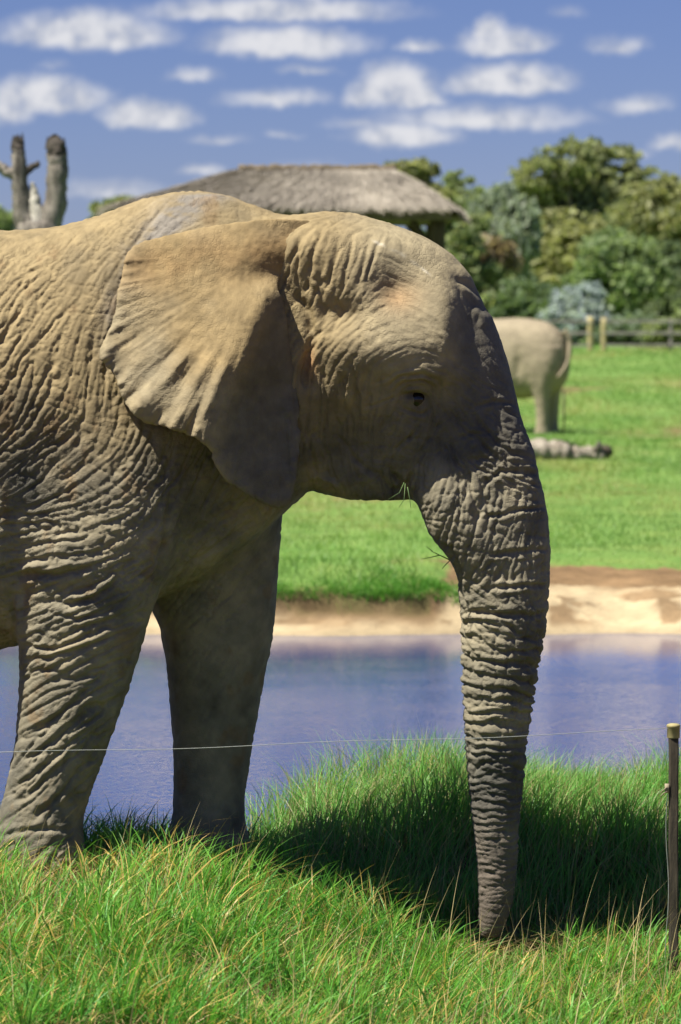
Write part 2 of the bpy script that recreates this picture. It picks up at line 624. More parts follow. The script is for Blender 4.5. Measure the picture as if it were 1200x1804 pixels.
def build_grass():
    G1, G2 = (.06, .25, .04), (.16, .38, .065)
    # foreground turf, in tufts
    nt = 3500
    tc = clumped(nt, -1.75, 1.8, 11.8, 15.75, .35, .8)
    per = 8 + (rng.random(nt) ** 2 * 20).astype(int)
    idx = np.repeat(np.arange(nt), per)
    n = len(idx)
    rad = np.abs(rng.normal(size=n)) * .045
    th = rng.random(n) * 2 * math.pi
    b = np.stack([tc[idx, 0] + rad * np.cos(th), tc[idx, 1] + rad * np.sin(th), np.zeros(n)], 1)
    b[:, 2] = ground_z(b[:, 0], b[:, 1]) - .01
    th_h = (.13 + .19 * rng.random(nt) ** 1.8 + .09 * fbm(tc[:, 0] * 1.6, tc[:, 1] * 1.6))
    # grazed short where the trunk feeds and lower towards the front right
    u_img = 600 + tc[:, 0] * F_PX / tc[:, 1]
    th_h *= 1 - .45 * np.exp(-((u_img - 872) / 85) ** 2) * sstep(tc[:, 1], 13.6, 14.3)
    th_h *= 1 - .25 * sstep(tc[:, 0], .1, .8)
    h = th_h[idx] * (.55 + .6 * rng.random(n))
    drift = 2 * math.pi * vnoise(tc[:, 0] * 1.1, tc[:, 1] * 1.1, 8.8)
    lean = np.stack([np.cos(th) * (.5 + 8 * rad) + .35 * np.cos(drift[idx]) + .08, np.sin(th) * (.5 + 8 * rad) + .35 * np.sin(drift[idx])], 1) + rng.normal(size=(n, 2)) * .45
    tone = rng.random(nt)
    col = (np.array(G1) * (1 - tone[:, None]) + np.array(G2) * tone[:, None])[idx] * (.65 + .7 * rng.random(n))[:, None]
    dryt = rng.random(nt) < .07 + .25 * sstep(fbm(tc[:, 0] * 1.1 + 4, tc[:, 1] * 1.1), -.1, .4)
    dry = (rng.random(n) < .13) | (dryt[idx] & (rng.random(n) < .55))
    col[dry] = greens(int(dry.sum()), (.40, .32, .10), (.58, .48, .20))
    tip = col * np.array([1.35, 1.15, .85])
    blades('foreground_grass', b, np.clip(h, .05, .5), (.0042 + .0050 * rng.random(n) ** 1.3) * (1 + .9 * (rng.random(n) < .14)), lean, .15 + 1.05 * rng.random(n) ** 1.2, col, M_GRASS, 5, tip, droop=.16)
    # matted dead thatch lying between the green blades
    n = 12000
    b = clumped(n, -1.75, 1.75, 11.4, 15.9, .3, 1.0)
    ang = rng.random(n) * 2 * math.pi
    blades('matted_dry_grass', b, .10 + .12 * rng.random(n), .003 + .002 * rng.random(n), np.stack([np.cos(ang), np.sin(ang)], 1), 1.1 + .6 * rng.random(n),
           greens(n, (.22, .165, .07), (.40, .32, .15)), M_STRAW, 3, droop=.35)
    # tall dry stalks standing above the turf
    n = 620
    b = clumped(n, -1.6, 1.7, 11.6, 14.6, .35, 2.0, lambda x, y: .35 + .65 * sstep(x, -.3, 1.0))
    ang = rng.normal(size=n) * 1.2 + .2
    blades('dry_stalk_grass', b, .22 + .24 * rng.random(n), .0026 + .002 * rng.random(n), np.stack([np.cos(ang), np.sin(ang)], 1), .15 + .65 * rng.random(n) ** 2,
           greens(n, (.40, .31, .14), (.55, .45, .24)), M_STRAW, 6)
    # tall bank grass behind the elephant
    n = 22000
    b = clumped(n, -1.9, 2.5, 15.3, 17.1, .2, 1.0)
    right = sstep(b[:, 0], -.56, -.02)
    back = sstep(b[:, 1], 15.4, 16.0)
    kp = rng.random(n) < .25 + .75 * right
    b, right, back = b[kp], right[kp], back[kp]
    n = len(b)
    tops = .13 + .05 * np.clip(fbm(b[:, 0] * 2.0, b[:, 1] * .4) * 2, -.8, 1)
    h = tops + right * (.09 + .14 * back + .07 * fbm(b[:, 0] * 1.4, b[:, 1] * 1.4)) + .07 * rng.random(n)
    ang = rng.normal(size=n) * 1.5 - .1 + 2.5 * vnoise(b[:, 0] * 2.5, b[:, 1] * 2.5)
    h = h * (.7 + .6 * np.clip(vnoise(b[:, 0] * 5, b[:, 1] * 5, 7.0) + .5, 0, 1))
    dead = rng.random(n) < .3
    col = greens(n, (.10, .27, .06), (.18, .40, .10))
    col[dead] = greens(int(dead.sum()), (.26, .25, .13), (.40, .36, .2))
    blades('bank_grass', b, np.clip(h, .06, .6), .0045 + .0035 * rng.random(n), np.stack([np.cos(ang), np.sin(ang)], 1), .1 + .8 * rng.random(n) ** 1.4, col, M_GRASS, 4,
           col * np.array([1.35, 1.3, 1.1]), droop=.1)
    # longer grass hanging over the cut edge of the far shore
    n = 9000
    x = -0.75 + 1.85 * rng.random(n)
    y0 = 32.9 - .5 * fbm(x * .35, 3.29) - .22 * fbm(x * 1.7, 19.8)
    y = y0 + .03 + np.abs(rng.normal(size=n)) * .45
    tuft = np.clip(vnoise(x * 2.4, y * 1.5, 9.0) + .5, 0, 1)
    k = rng.random(n) < tuft * 1.3
    x, y, tuft = x[k], y[k], tuft[k]
    n = len(x)
    b = np.stack([x, y, ground_z(x, y) - .01], 1)
    ang = rng.normal(size=n) * 1.2 - 1.3
    col = greens(n, (.06, .19, .03), (.15, .33, .06))
    blades('shore_grass', b, .07 + .13 * tuft * rng.random(n), .006 + .006 * rng.random(n), np.stack([np.cos(ang), np.sin(ang)], 1), .3 + .9 * rng.random(n), col, M_GRASS, 3, col * 1.2, droop=.25)
    # far meadow
    n = 200000
    f = rng.random(n)
    y = 32.6 * (150 / 32.6) ** (f ** .8)
    x = (rng.random(n) - .5) * 2 * (y * .13 + 1.0)
    g, s = land_cover(x, y)
    k = rng.random(n) < g * (.35 + .65 * np.clip(vnoise(x * 1.2, y * .5, 2.0) + .75, 0, 1))
    x, y = x[k], y[k]
    n = len(x)
    b = np.stack([x, y, ground_z(x, y) - .01], 1)
    big = fbm(x * .5, y * .22)
    h = (.05 + .05 * rng.random(n) + .07 * np.clip(big, -.3, 1)) * (1 + y / 110)
    lip = (1 - sstep(x, .75, 1.2)) * (1 - sstep(y, 34.4, 35.6))
    h = h * .75 + lip * .13
    ang = rng.random(n) * 2 * math.pi
    col = greens(n, (.14, .28, .06), (.24, .37, .10), .2) * (1 + .35 * big[:, None])
    pale = np.clip(fbm(x * .5 + 7, y * .14) * 2.0 + .1, 0, 1)[:, None]
    col = col * (1 - .75 * pale) + np.array([.40, .38, .14]) * .75 * pale
    blades('meadow_grass', b, np.clip(h, .035, .4), (.005 + .005 * rng.random(n)) * (y / 32), np.stack([np.cos(ang), np.sin(ang)], 1), .3 + .6 * rng.random(n), col, M_GRASS, 2,
           col * 1.1, azim=rng.normal(size=n) * .6)


build_grass()
# ------------------------------------------------------------------ elephants
# The elephant is modelled in its own frame: u along the body (tail to head), v downwards, t towards its near side, in units of S metres.
def smin(a, b, k):
    h = np.clip(.5 + .5 * (b - a) / k, 0, 1)
    return b + (a - b) * h - k * h * (1 - h)


def smax(a, b, k):
    return -smin(-a, -b, k)


def near_fix(tab, t0, cols):
    """tables of things seen t0 nearer than the middle plane: undo the small perspective enlargement"""
    f = 1 - t0 * S / D0
    out = []
    for r in tab:
        r = list(r)
        r[0] = 600 + (r[0] - 600) * f
        for c in cols:
            r[c] = 600 + (r[c] - 600) * f
        out.append(r)
    return out


TORSO = [(-735, 790, 900, 30), (-722, 690, 950, 80), (-695, 600, 1010, 130), (-640, 520, 1070, 180), (-570, 464, 1105, 212), (-480, 428, 1130, 234), (-350, 404, 1150, 250), (-200, 396, 1165, 258),
         (-50, 404, 1155, 250), (40, 406, 1135, 236), (110, 398, 1110, 220), (180, 378, 1090, 203), (240, 353, 1070, 188), (300, 339, 1045, 176), (350, 336, 1020, 168), (400, 343, 985, 160),
         (450, 362, 950, 150), (500, 380, 905, 138), (560, 384, 850, 125), (620, 395, 790, 105)]
NEAR_LEG = near_fix([(600, 110, 320, 66, 86), (700, 70, 350, 84, 104), (780, 30, 362, 98, 112), (850, 8, 352, 106, 114), (930, 6, 325, 112, 112), (1000, 8, 298, 115, 106), (1060, 20, 274, 116, 100),
                     (1110, 31, 258, 117, 96), (1150, 34, 247, 117, 92), (1200, 34, 232, 118, 86), (1250, 32, 214, 118, 81), (1300, 28, 196, 118, 78), (1380, 12, 167, 118, 75), (1440, -4, 146, 120, 76),
                     (1480, -14, 148, 122, 82), (1520, -20, 158, 122, 88), (1545, -20, 160, 122, 88)], 118, (1, 2))
FAR_LEG = near_fix([(700, 215, 450, -84, 100), (780, 215, 486, -98, 108), (860, 222, 504, -106, 108), (930, 232, 496, -112, 106), (1000, 246, 491, -115, 102), (1060, 262, 487, -116, 98),
                    (1100, 280, 484, -117, 94), (1150, 290, 476, -117, 90), (1200, 296, 465, -118, 85), (1300, 304, 447, -118, 76), (1400, 306, 432, -118, 74), (1450, 302, 432, -120, 78), (1480, 296, 440, -122, 84), (1505, 294, 444, -122, 86)], -118, (1, 2))
HIND = [(680, -690, -330, 90, 110), (800, -672, -340, 108, 122), (900, -655, -352, 114, 116), (1000, -628, -378, 117, 104), (1080, -606, -418, 116, 88), (1160, -592, -446, 114, 74), (1260, -584, -460, 112, 64), (1380, -580, -462, 112, 60),
        (1440, -582, -456, 112, 64), (1480, -588, -446, 114, 70), (1525, -590, -440, 114, 72)]
HEAD = [(374, 560, 622, 26), (384, 505, 655, 58), (398, 480, 702, 84), (420, 472, 755, 106), (450, 470, 800, 126), (485, 472, 829, 142), (530, 474, 850, 155), (565, 476, 865, 161),
        (600, 480, 879, 164), (650, 486, 893, 156), (700, 492, 903, 136), (740, 498, 905, 118), (790, 506, 870, 98), (830, 518, 790, 82), (850, 528, 752, 74), (866, 552, 736, 60), (880, 610, 722, 50)]
TRUNK = [(560, 730, 862, 84), (640, 706, 890, 96), (700, 700, 906, 102), (740, 702, 919, 103), (790, 706, 939, 101), (830, 714, 948, 98), (860, 724, 954, 95), (900, 740, 963, 91), (945, 758, 967, 87), (975, 784, 968, 83),
         (1003, 803, 967, 79), (1050, 809, 965, 76), (1100, 811, 960, 73), (1150, 812, 951, 69), (1200, 813, 943, 65), (1300, 818, 928, 55), (1400, 827, 918, 46), (1500, 837, 911, 38), (1560, 841, 906, 34), (1600, 841, 898, 30), (1632, 842, 886, 24), (1646, 846, 878, 18)]


def trunk_turn(v):
    return np.interp(v, [600, 760, 900, 1100, 1640], [0, 6, 20, 30, 34])


def body_field(us, vs, ts):
    """signed field of the smooth body on a grid"""
    F = np.full((len(us), len(vs), len(ts)), 70.0, np.float32)
    U, V, T = us[:, None, None].astype(np.float32), vs[None, :, None].astype(np.float32), ts[None, None, :].astype(np.float32)

    def merge(D, sl, k):
        F[sl] = smin(F[sl], np.clip(D, -200, 70).astype(np.float32), k)

    def stack_v(tab, k, p=2.0, endr=14, has_t=True, pv=None):
        tab = np.asarray(tab, float)
        i0, i1 = np.searchsorted(vs, tab[0, 0] - 50), np.searchsorted(vs, tab[-1, 0] + 50)
        j0, j1 = np.searchsorted(us, tab[:, 1].min() - 80), np.searchsorted(us, tab[:, 2].max() + 80)
        vv = np.clip(vs[i0:i1], tab[0, 0], tab[-1, 0])
        c = lerp_tab(vv, tab)
        uc, a = (c[0] + c[1]) / 2, (c[1] - c[0]) / 2
        tc, b = (c[2], c[3]) if has_t else (np.zeros_like(uc), c[2])
        sh = lambda q: q[None, :, None].astype(np.float32)
        if pv is not None:
            p = sh(np.interp(vv, pv[0], pv[1]))
        x = (us[j0:j1, None, None] - sh(uc))
        y = (T - sh(tc))
        xa, yb = np.abs(x) / sh(a), np.abs(y) / sh(b)
        r = (xa ** p + yb ** p) ** (1 / p) + 1e-4
        g = np.sqrt((xa ** (p - 1) / sh(a)) ** 2 + (yb ** (p - 1) / sh(b)) ** 2) / r ** (p - 1) + 1e-5
        D = (r - 1) / g
        D = np.where(r < .5, -np.minimum(sh(a), sh(b)) * (1 - r), D)
        cap = np.maximum(tab[0, 0] - vs[i0:i1], vs[i0:i1] - tab[-1, 0])[None, :, None].astype(np.float32)
        D = smax(D, cap + 0 * D, endr)
        merge(D, (slice(j0, j1), slice(i0, i1), slice(None)), k)

    # torso
    tab = np.asarray(TORSO, float)
    j0, j1 = np.searchsorted(us, tab[0, 0] - 50), np.searchsorted(us, tab[-1, 0] + 50)
    uu = np.clip(us[j0:j1], tab[0, 0], tab[-1, 0])
    top, bot, hw = [q[:, None, None].astype(np.float32) for q in lerp_tab(uu, tab)]
    zc, a = (top + bot) / 2, (bot - top) / 2
    xa, yb = np.abs(V - zc) / a, np.abs(T) / hw
    p = 2.25
    r = (xa ** p + yb ** p) ** (1 / p) + 1e-4
    g = np.sqrt((xa ** (p - 1) / a) ** 2 + (yb ** (p - 1) / hw) ** 2) / r ** (p - 1) + 1e-5
    D = np.where(r < .5, -np.minimum(a, hw) * (1 - r), (r - 1) / g)
    cap = np.maximum(tab[0, 0] - us[j0:j1], us[j0:j1] - tab[-1, 0])[:, None, None].astype(np.float32)
    merge(smax(D, cap + 0 * D, 20), (slice(j0, j1), slice(None), slice(None)), 1.0)
    stack_v(NEAR_LEG, 34, 2.2)
    stack_v(FAR_LEG, 34, 2.2)
    stack_v(HIND, 40, 2.2)
    stack_v([(v, a, b, -t, h) for v, a, b, t, h in HIND], 40, 2.2)
    stack_v(HEAD, 26, 2.5, 10, False, ((374, 450, 600, 700, 880), (2.4, 2.2, 2.1, 2.1, 2.2)))
    stack_v([(v, a, b, trunk_turn(v), h) for v, a, b, h in TRUNK], 22, 2.1, 8, True, ((560, 760, 850, 980, 1080), (2.3, 2.5, 3.1, 2.9, 2.1)))
    return F


def spline_axis(A, x, grid, ax):
    """evaluate the (smoothing) cubic B-spline over a regular grid at x along one axis"""
    h = grid[1] - grid[0]
    s = (np.asarray(x, float) - grid[0]) / h
    i = np.floor(s).astype(int)
    f = (s - i).astype(np.float32)
    w = [(1 - f) ** 3 / 6, (3 * f ** 3 - 6 * f ** 2 + 4) / 6, (-3 * f ** 3 + 3 * f ** 2 + 3 * f + 1) / 6, f ** 3 / 6]
    sh = [1, 1, 1]
    sh[ax] = -1
    out = 0
    for k in range(4):
        out = out + np.take(A, np.clip(i + k - 1, 0, len(grid) - 1), ax) * w[k].reshape(sh)
    return out


def surface_nets(F, xs, ys, zs):
    nx, ny, nz = F.shape
    s = F < 0
    cnt = np.zeros((nx - 1, ny - 1, nz - 1), np.int8)
    for a in (0, 1):
        for b in (0, 1):
            for c in (0, 1):
                cnt += s[a:nx - 1 + a, b:ny - 1 + b, c:nz - 1 + c]
    act = np.nonzero((cnt > 0) & (cnt < 8))
    del cnt
    n = len(act[0])
    ids = np.full((nx - 1, ny - 1, nz - 1), -1, np.int32)
    ids[act] = np.arange(n)
    i, j, k = act
    pos = np.zeros((n, 3))
    num = np.zeros(n)
    ax = (xs, ys, zs)
    corner = {}
    for a in (0, 1):
        for b in (0, 1):
            for c in (0, 1):
                corner[a, b, c] = F[i + a, j + b, k + c]
    for d in range(3):
        o1, o2 = [(1, 2), (0, 2), (0, 1)][d]
        for p in (0, 1):
            for q in (0, 1):
                c0 = [0, 0, 0]
                c0[o1], c0[o2] = p, q
                c1 = list(c0)
                c1[d] = 1
                f0, f1 = corner[tuple(c0)], corner[tuple(c1)]
                m = (f0 < 0) != (f1 < 0)
                w = np.where(m, f0 / np.where(m, f0 - f1, 1), 0)
                pt = np.zeros((n, 3))
                for e in range(3):
                    base = (i, j, k)[e]
                    if e == d:
                        pt[:, e] = ax[e][base] * (1 - w) + ax[e][base + 1] * w
                    else:
                        pt[:, e] = ax[e][base + c0[e]]
                pos += pt * m[:, None]
                num += m
    pos /= num[:, None]
    quads = []
    for d in range(3):
        a0 = [slice(1, -1)] * 3
        a1 = [slice(1, -1)] * 3
        a0[d], a1[d] = slice(0, -1), slice(1, None)
        s0, s1 = s[tuple(a0)], s[tuple(a1)]
        e = np.nonzero(s0 != s1)
        fl = s0[e]
        c = [e[0] + 1, e[1] + 1, e[2] + 1]
        c[d] = e[d]
        o1, o2 = [(1, 2), (2, 0), (0, 1)][d]

        def cell(p, q):
            cc = list(c)
            cc[o1] = cc[o1] - 1 + p
            cc[o2] = cc[o2] - 1 + q
            return ids[cc[0], cc[1], cc[2]]
        qd = np.stack([cell(0, 0), cell(1, 0), cell(1, 1), cell(0, 1)], 1)
        qd[~fl] = qd[~fl][:, ::-1]
        quads.append(qd)
    q = np.concatenate(quads)
    return pos, q[(q >= 0).all(1)]


def vert_normals(p, q):
    a, b = p[q[:, 2]] - p[q[:, 0]], p[q[:, 3]] - p[q[:, 1]]
    fn = np.cross(a, b)
    n = np.zeros_like(p)
    for k in range(4):
        for c in range(3):
            n[:, c] += np.bincount(q[:, k], fn[:, c], len(p))
    return n / (np.linalg.norm(n, axis=1)[:, None] + 1e-12)


# ---- skin relief, drawn as a height map over the side of the animal and laid on as real displacement
MU0, MU1, MV0, MV1, MS = -80, 1010, 310, 1670, 2.0
mu = np.arange(MU0, MU1, MS)
mv = np.arange(MV0, MV1, MS)
MUU, MVV = np.meshgrid(mu, mv, indexing='ij')


def gblur(a, s):
    nx, ny = a.shape
    fx, fy = np.fft.fftfreq(nx)[:, None], np.fft.rfftfreq(ny)[None, :]
    return np.fft.irfft2(np.fft.rfft2(a) * np.exp(-2 * (math.pi * s) ** 2 * (fx ** 2 + fy ** 2)), a.shape)


def sample(a, x, y):
    """bilinear lookup, x and y in map cells"""
    x = np.clip(x, 0, a.shape[0] - 1.001)
    y = np.clip(y, 0, a.shape[1] - 1.001)
    i, j = x.astype(int), y.astype(int)
    f, g = x - i, y - j
    return (a[i, j] * (1 - f) + a[i + 1, j] * f) * (1 - g) + (a[i, j + 1] * (1 - f) + a[i + 1, j + 1] * f) * g


def blend(ctrl, sig=75.0):
    """soft interpolation of control rows (u, v, values...) over the map"""
    ctrl = np.asarray(ctrl, float)
    W = 1e-12
    acc = [0] * (ctrl.shape[1] - 2)
    for r in ctrl:
        w = np.exp(-((MUU - r[0]) ** 2 + (MVV - r[1]) ** 2) / (2 * sig ** 2)) + 1e-6 / (1 + ((MUU - r[0]) ** 2 + (MVV - r[1]) ** 2) / 1e4) ** 2
        W = W + w
        for k in range(len(acc)):
            acc[k] = acc[k] + w * r[k + 2]
    return [a / W for a in acc]


def lic(noise, ang, steps, h=1.6):
    """noise combed along the direction field: long merging folds"""
    noise = noise.astype(np.float32)
    nx, ny = noise.shape
    dx, dy = (np.cos(ang) * h).astype(np.float32).ravel(), (np.sin(ang) * h).astype(np.float32).ravel()
    nf = noise.ravel()
    I, J = np.meshgrid(np.arange(nx, dtype=np.float32), np.arange(ny, dtype=np.float32), indexing='ij')
    acc = noise.copy()
    for sg in (-1, 1):
        x, y = I.copy(), J.copy()
        for k in range(steps):
            ix = np.clip(x + .5, 0, nx - 1).astype(np.int32) * ny + np.clip(y + .5, 0, ny - 1).astype(np.int32)
            acc += nf[ix] * np.float32(1 - k / steps)
            x += sg * dx[ix]
            y += sg * dy[ix]
    acc = gblur(acc, .6)
    acc -= gblur(acc, 14)
    return acc / np.sqrt(gblur(acc ** 2, 25) + 1e-9)


# direction of the folds: (u, v, angle in degrees from the u axis, v down)  -60 reads as a steep "/"
FOLD_DIR = [(-40, 420, -35), (0, 480, -45), (20, 560, -55), (20, 660, -58), (10, 760, -62), (40, 800, -52), (60, 860, -28), (60, 930, -10), (40, 1000, -4), (90, 480, -52), (110, 600, -66), (120, 700, -68),
            (130, 800, -40), (140, 880, -14), (150, 950, -12), (160, 1010, -14), (200, 640, -84), (210, 740, -88), (220, 850, -20), (150, 400, -20), (200, 470, -58), (240, 410, -40), (320, 370, -35), (400, 370, 10), (470, 385, 14), (230, 560, -80),
            (120, 1060, -22), (160, 1100, -20), (130, 1160, -26), (140, 1230, -38), (110, 1300, -42), (90, 1370, -48), (60, 1440, -44), (60, 1480, -12), (300, 850, -66), (320, 950, -50), (380, 900, -60), (430, 960, -42), (460, 900, -40),
            (380, 1050, -40), (380, 1150, -62), (370, 1300, -66), (370, 1430, -50), (540, 440, -66), (580, 470, -74), (620, 460, -72), (650, 430, -60), (700, 420, 30), (640, 400, 15), (560, 400, 5), (760, 450, 35), (590, 560, -52), (550, 620, -50), (560, 700, 88), (600, 680, 84),
            (640, 690, 78), (640, 600, -25), (700, 600, -20), (700, 500, 20), (780, 520, 75), (840, 600, 70), (560, 780, 86), (600, 800, 80), (640, 820, 60), (680, 790, -62), (700, 750, -50), (740, 640, 12), (740, 760, -60), (790, 720, 62), (800, 790, 30), (850, 700, 30), (860, 760, 36), (900, 740, 20),
            (900, 800, 10), (940, 830, 6), (750, 870, 82), (770, 920, 78), (800, 900, -72), (830, 880, -66), (830, 950, -58), (860, 990, -46), (870, 930, -62), (930, 900, 84), (930, 980, 84), (900, 1040, 70), (830, 1050, -20), (880, 1085, 10), (890, 1150, 8), (870, 1250, 4), (870, 1400, 0), (870, 1560, -4)]
# relief: (u, v, fine folds, coarse folds, cross folds) in units of S
FOLD_AMP = [(-40, 420, .6, .5, .5), (30, 440, .7, .6, .6), (20, 560, .9, 2.1, .6), (20, 700, .8, 2.8, .6), (100, 560, .8, 1.7, .6), (110, 700, .7, 2.3, .7), (60, 800, 1.0, 2.6, .6), (60, 880, 1.3, 2.4, .8), (80, 960, 1.2, 1.8, 1.0), (160, 900, 1.0, 2.0, 1.3), (180, 800, .5, 1.5, .9), (210, 700, .4, 1.0, .5),
            (210, 560, .5, .9, .8), (240, 440, .5, .8, .9), (330, 370, .4, .7, .8), (430, 370, .4, .5, .4), (160, 1000, .9, 2.0, 1.0), (60, 1080, 1.0, 1.0, .6), (160, 1090, .8, 2.8, .4), (140, 1180, .6, 2.2, .3), (120, 1280, .6, 2.8, .3), (90, 1380, .6, 2.4, .3), (60, 1460, .9, 1.6, .5),
            (380, 950, .9, 1.6, .6), (400, 1200, .6, .9, .3), (370, 1400, .5, .8, .3), (550, 450, .7, 1.9, .3), (600, 480, .6, 2.2, .3), (640, 440, .5, 1.2, .3), (700, 420, .4, .4, .3), (780, 450, .4, .3, .3), (590, 570, .5, 1.2, .3), (700, 520, .3, .3, .3), (690, 610, .3, .5, .2), (580, 690, .5, 2.0, .3), (630, 700, .5, 1.6, .3),
            (580, 800, .7, 1.6, .6), (660, 800, .9, 1.7, 1.0), (740, 700, .6, 1.0, .5), (820, 600, .3, .3, .2), (860, 550, .2, .2, .2), (890, 640, .3, .35, .25), (850, 690, .45, .7, .5), (910, 710, .5, .8, .6), (870, 780, .8, 2.0, 1.3), (780, 780, .7, 1.5, .9), (760, 890, .9, 2.6, .8), (820, 900, .9, 2.8, 1.2), (930, 900, .8, 1.5, 1.3), (860, 980, .9, 2.4, 1.2), (840, 1050, .9, 1.8, 1.2), (930, 1040, .8, 1.5, 1.2),
            (880, 1100, .9, 1.0, 1.7), (880, 1160, .9, .9, 1.6), (870, 1240, .9, .7, 1.4), (870, 1320, .9, .5, 1.2), (870, 1450, .8, .3, .8), (870, 1600, .5, .2, .4)]
# single folds and creases, hand placed: points, half-width, depth (negative = crease), optional ridge
STROKES = [
    ([(35, 1003), (70, 998), (110, 1000), (150, 994), (190, 985)], 6, -9), ([(60, 985), (110, 984), (160, 976)], 9, 6),
    ([(110, 1040), (140, 1052), (180, 1040), (215, 1012), (232, 995)], 5, -8), ([(112, 1030), (150, 1038), (190, 1026), (222, 1003)], 6, 6),
    ([(100, 1062), (150, 1078), (200, 1062), (230, 1045)], 4, -6), ([(50, 1120), (110, 1128), (170, 1104), (222, 1080)], 4, -6), ([(45, 1150), (110, 1140), (180, 1118), (215, 1100)], 4, -6),
    ([(40, 1172), (100, 1162), (150, 1135), (190, 1118)], 4, -5), ([(38, 1030), (42, 1080), (38, 1140), (36, 1180)], 5, -7), ([(50, 1030), (54, 1080), (50, 1130)], 5, 5),
    ([(45, 1290), (90, 1262), (140, 1222), (185, 1180)], 5, -6), ([(40, 1330), (90, 1300), (140, 1262), (180, 1225)], 5, -7), ([(30, 1372), (80, 1340), (130, 1295), (170, 1262)], 5, -7), ([(25, 1400), (70, 1376), (115, 1335), (150, 1300)], 5, -6),
    ([(75, 1420), (100, 1395), (130, 1370)], 5, -6), ([(5, 1452), (50, 1440), (95, 1432), (140, 1440)], 5, -6),
    # flank line behind the leg
    ([(8, 830), (10, 900), (6, 980), (8, 1060), (2, 1120)], 7, -12),
    ([(0, 1010), (4, 780), (20, 720), (45, 650)], 4, -4),
    # chest and far leg
    ([(300, 1040), (340, 985), (400, 945), (470, 905)], 5, -4), ([(262, 1075), (285, 1010), (300, 930), (312, 860)], 6, -8),
    # mouth, cheek, jaw
    ([(690, 826), (706, 848), (720, 886)], 6, -9), ([(640, 812), (672, 842), (704, 874)], 5, -4), ([(726, 826), (718, 850), (728, 890)], 5, -8),
    ([(600, 772), (634, 818), (664, 838)], 4, -4), ([(545, 740), (548, 790), (556, 840)], 4, -4), ([(575, 720), (572, 780), (582, 840)], 3.5, -4), ([(604, 740), (600, 780)], 3.5, -3), ([(540, 846), (560, 836), (585, 846), (596, 866)], 5, 6),
    # eye: lids and the folds around it
    ([(704, 694), (722, 685), (742, 688), (756, 703)], 4, 4.5), ([(708, 700), (724, 698), (744, 702), (752, 708)], 5, -9), ([(704, 707), (722, 716), (742, 719), (754, 714)], 3.5, 2), ([(690, 690), (712, 672), (740, 668), (762, 680), (770, 706)], 3.5, -6),
    ([(676, 684), (704, 660), (742, 654), (774, 668)], 4, -5), ([(700, 716), (722, 728), (746, 730), (764, 718)], 3.5, -5), ([(752, 700), (762, 730), (752, 770), (730, 800)], 3.5, -5), ([(768, 660), (776, 700), (768, 740)], 3, -4), ([(640, 716), (672, 706), (700, 700)], 3, -3),
    ([(742, 742), (720, 770), (700, 790), (690, 815)], 3.5, -5), ([(776, 735), (752, 775), (736, 812)], 3.5, -4.5), ([(800, 700), (806, 745), (836, 766), (862, 800), (906, 826)], 3.5, -5), ([(790, 770), (796, 800), (808, 822)], 3, -4),
    ([(826, 722), (850, 756), (880, 786), (920, 800)], 3.5, -5), ([(866, 716), (880, 760), (905, 790)], 3.2, -4.5), ([(830, 720), (862, 706), (900, 710), (920, 716)], 3.2, -5), ([(800, 770), (830, 758), (860, 764)], 3, -4), ([(845, 850), (880, 828), (920, 826), (960, 832)], 4.5, -7),
    # trunk cross creases
    ([(840, 910), (880, 900), (920, 893), (975, 890)], 4, -7), ([(850, 975), (900, 968), (975, 962)], 4, -7), ([(850, 1030), (900, 1026), (980, 1024)], 4, -7), ([(800, 1076), (840, 1072), (900, 1078), (975, 1076)], 5, -9),
    ([(800, 960), (806, 1000), (800, 1040), (806, 1078)], 6, -8), ([(752, 935), (790, 958), (806, 1000)], 5, -7), ([(880, 1090), (920, 1118), (975, 1124)], 4, -6),
    # folds in front of the ear
    ([(500, 500), (540, 540), (552, 590), (536, 650), (528, 700)], 8, -8.7), ([(560, 520), (572, 560), (556, 610), (540, 650)], 6, -5.0), ([(585, 520), (600, 548), (578, 590)], 5, -3.7), ([(520, 480), (552, 500), (580, 520)], 6, 3.1),
    ([(545, 420), (530, 455), (500, 480)], 4, -3.1), ([(575, 415), (560, 460), (548, 500)], 4, -3.7), ([(600, 425), (590, 470), (575, 515)], 4, -3.7), ([(622, 420), (614, 470), (600, 520)], 4, -3.7), ([(650, 425), (640, 470), (625, 520)], 4, -3.1), ([(676, 415), (655, 460), (642, 500)], 3.5, -2.5),
    ([(548, 650), (552, 690)], 4, -3.1), ([(572, 650), (574, 700)], 4, -3.7), ([(600, 650), (606, 712)], 4, -3.7), ([(622, 640), (630, 690), (628, 720)], 4, -3.7), ([(648, 650), (638, 690)], 4, -3.1), ([(660, 672), (690, 660)], 3, -1.9),
    # forehead knobs and ridges
    ([(800, 470), (822, 480), (838, 500)], 7, 6), ([(798, 492), (820, 500), (842, 520)], 6, -6), ([(806, 510), (830, 518), (846, 540)], 6, 5), ([(834, 540), (848, 560), (852, 580)], 5, 5),
    # belly edge and loin
    ([(-60, 470), (0, 440), (60, 420)], 5, -2), ([(240, 470), (225, 520), (222, 580)], 5, -3), ([(300, 360), (262, 400), (238, 440)], 4, -3),
]
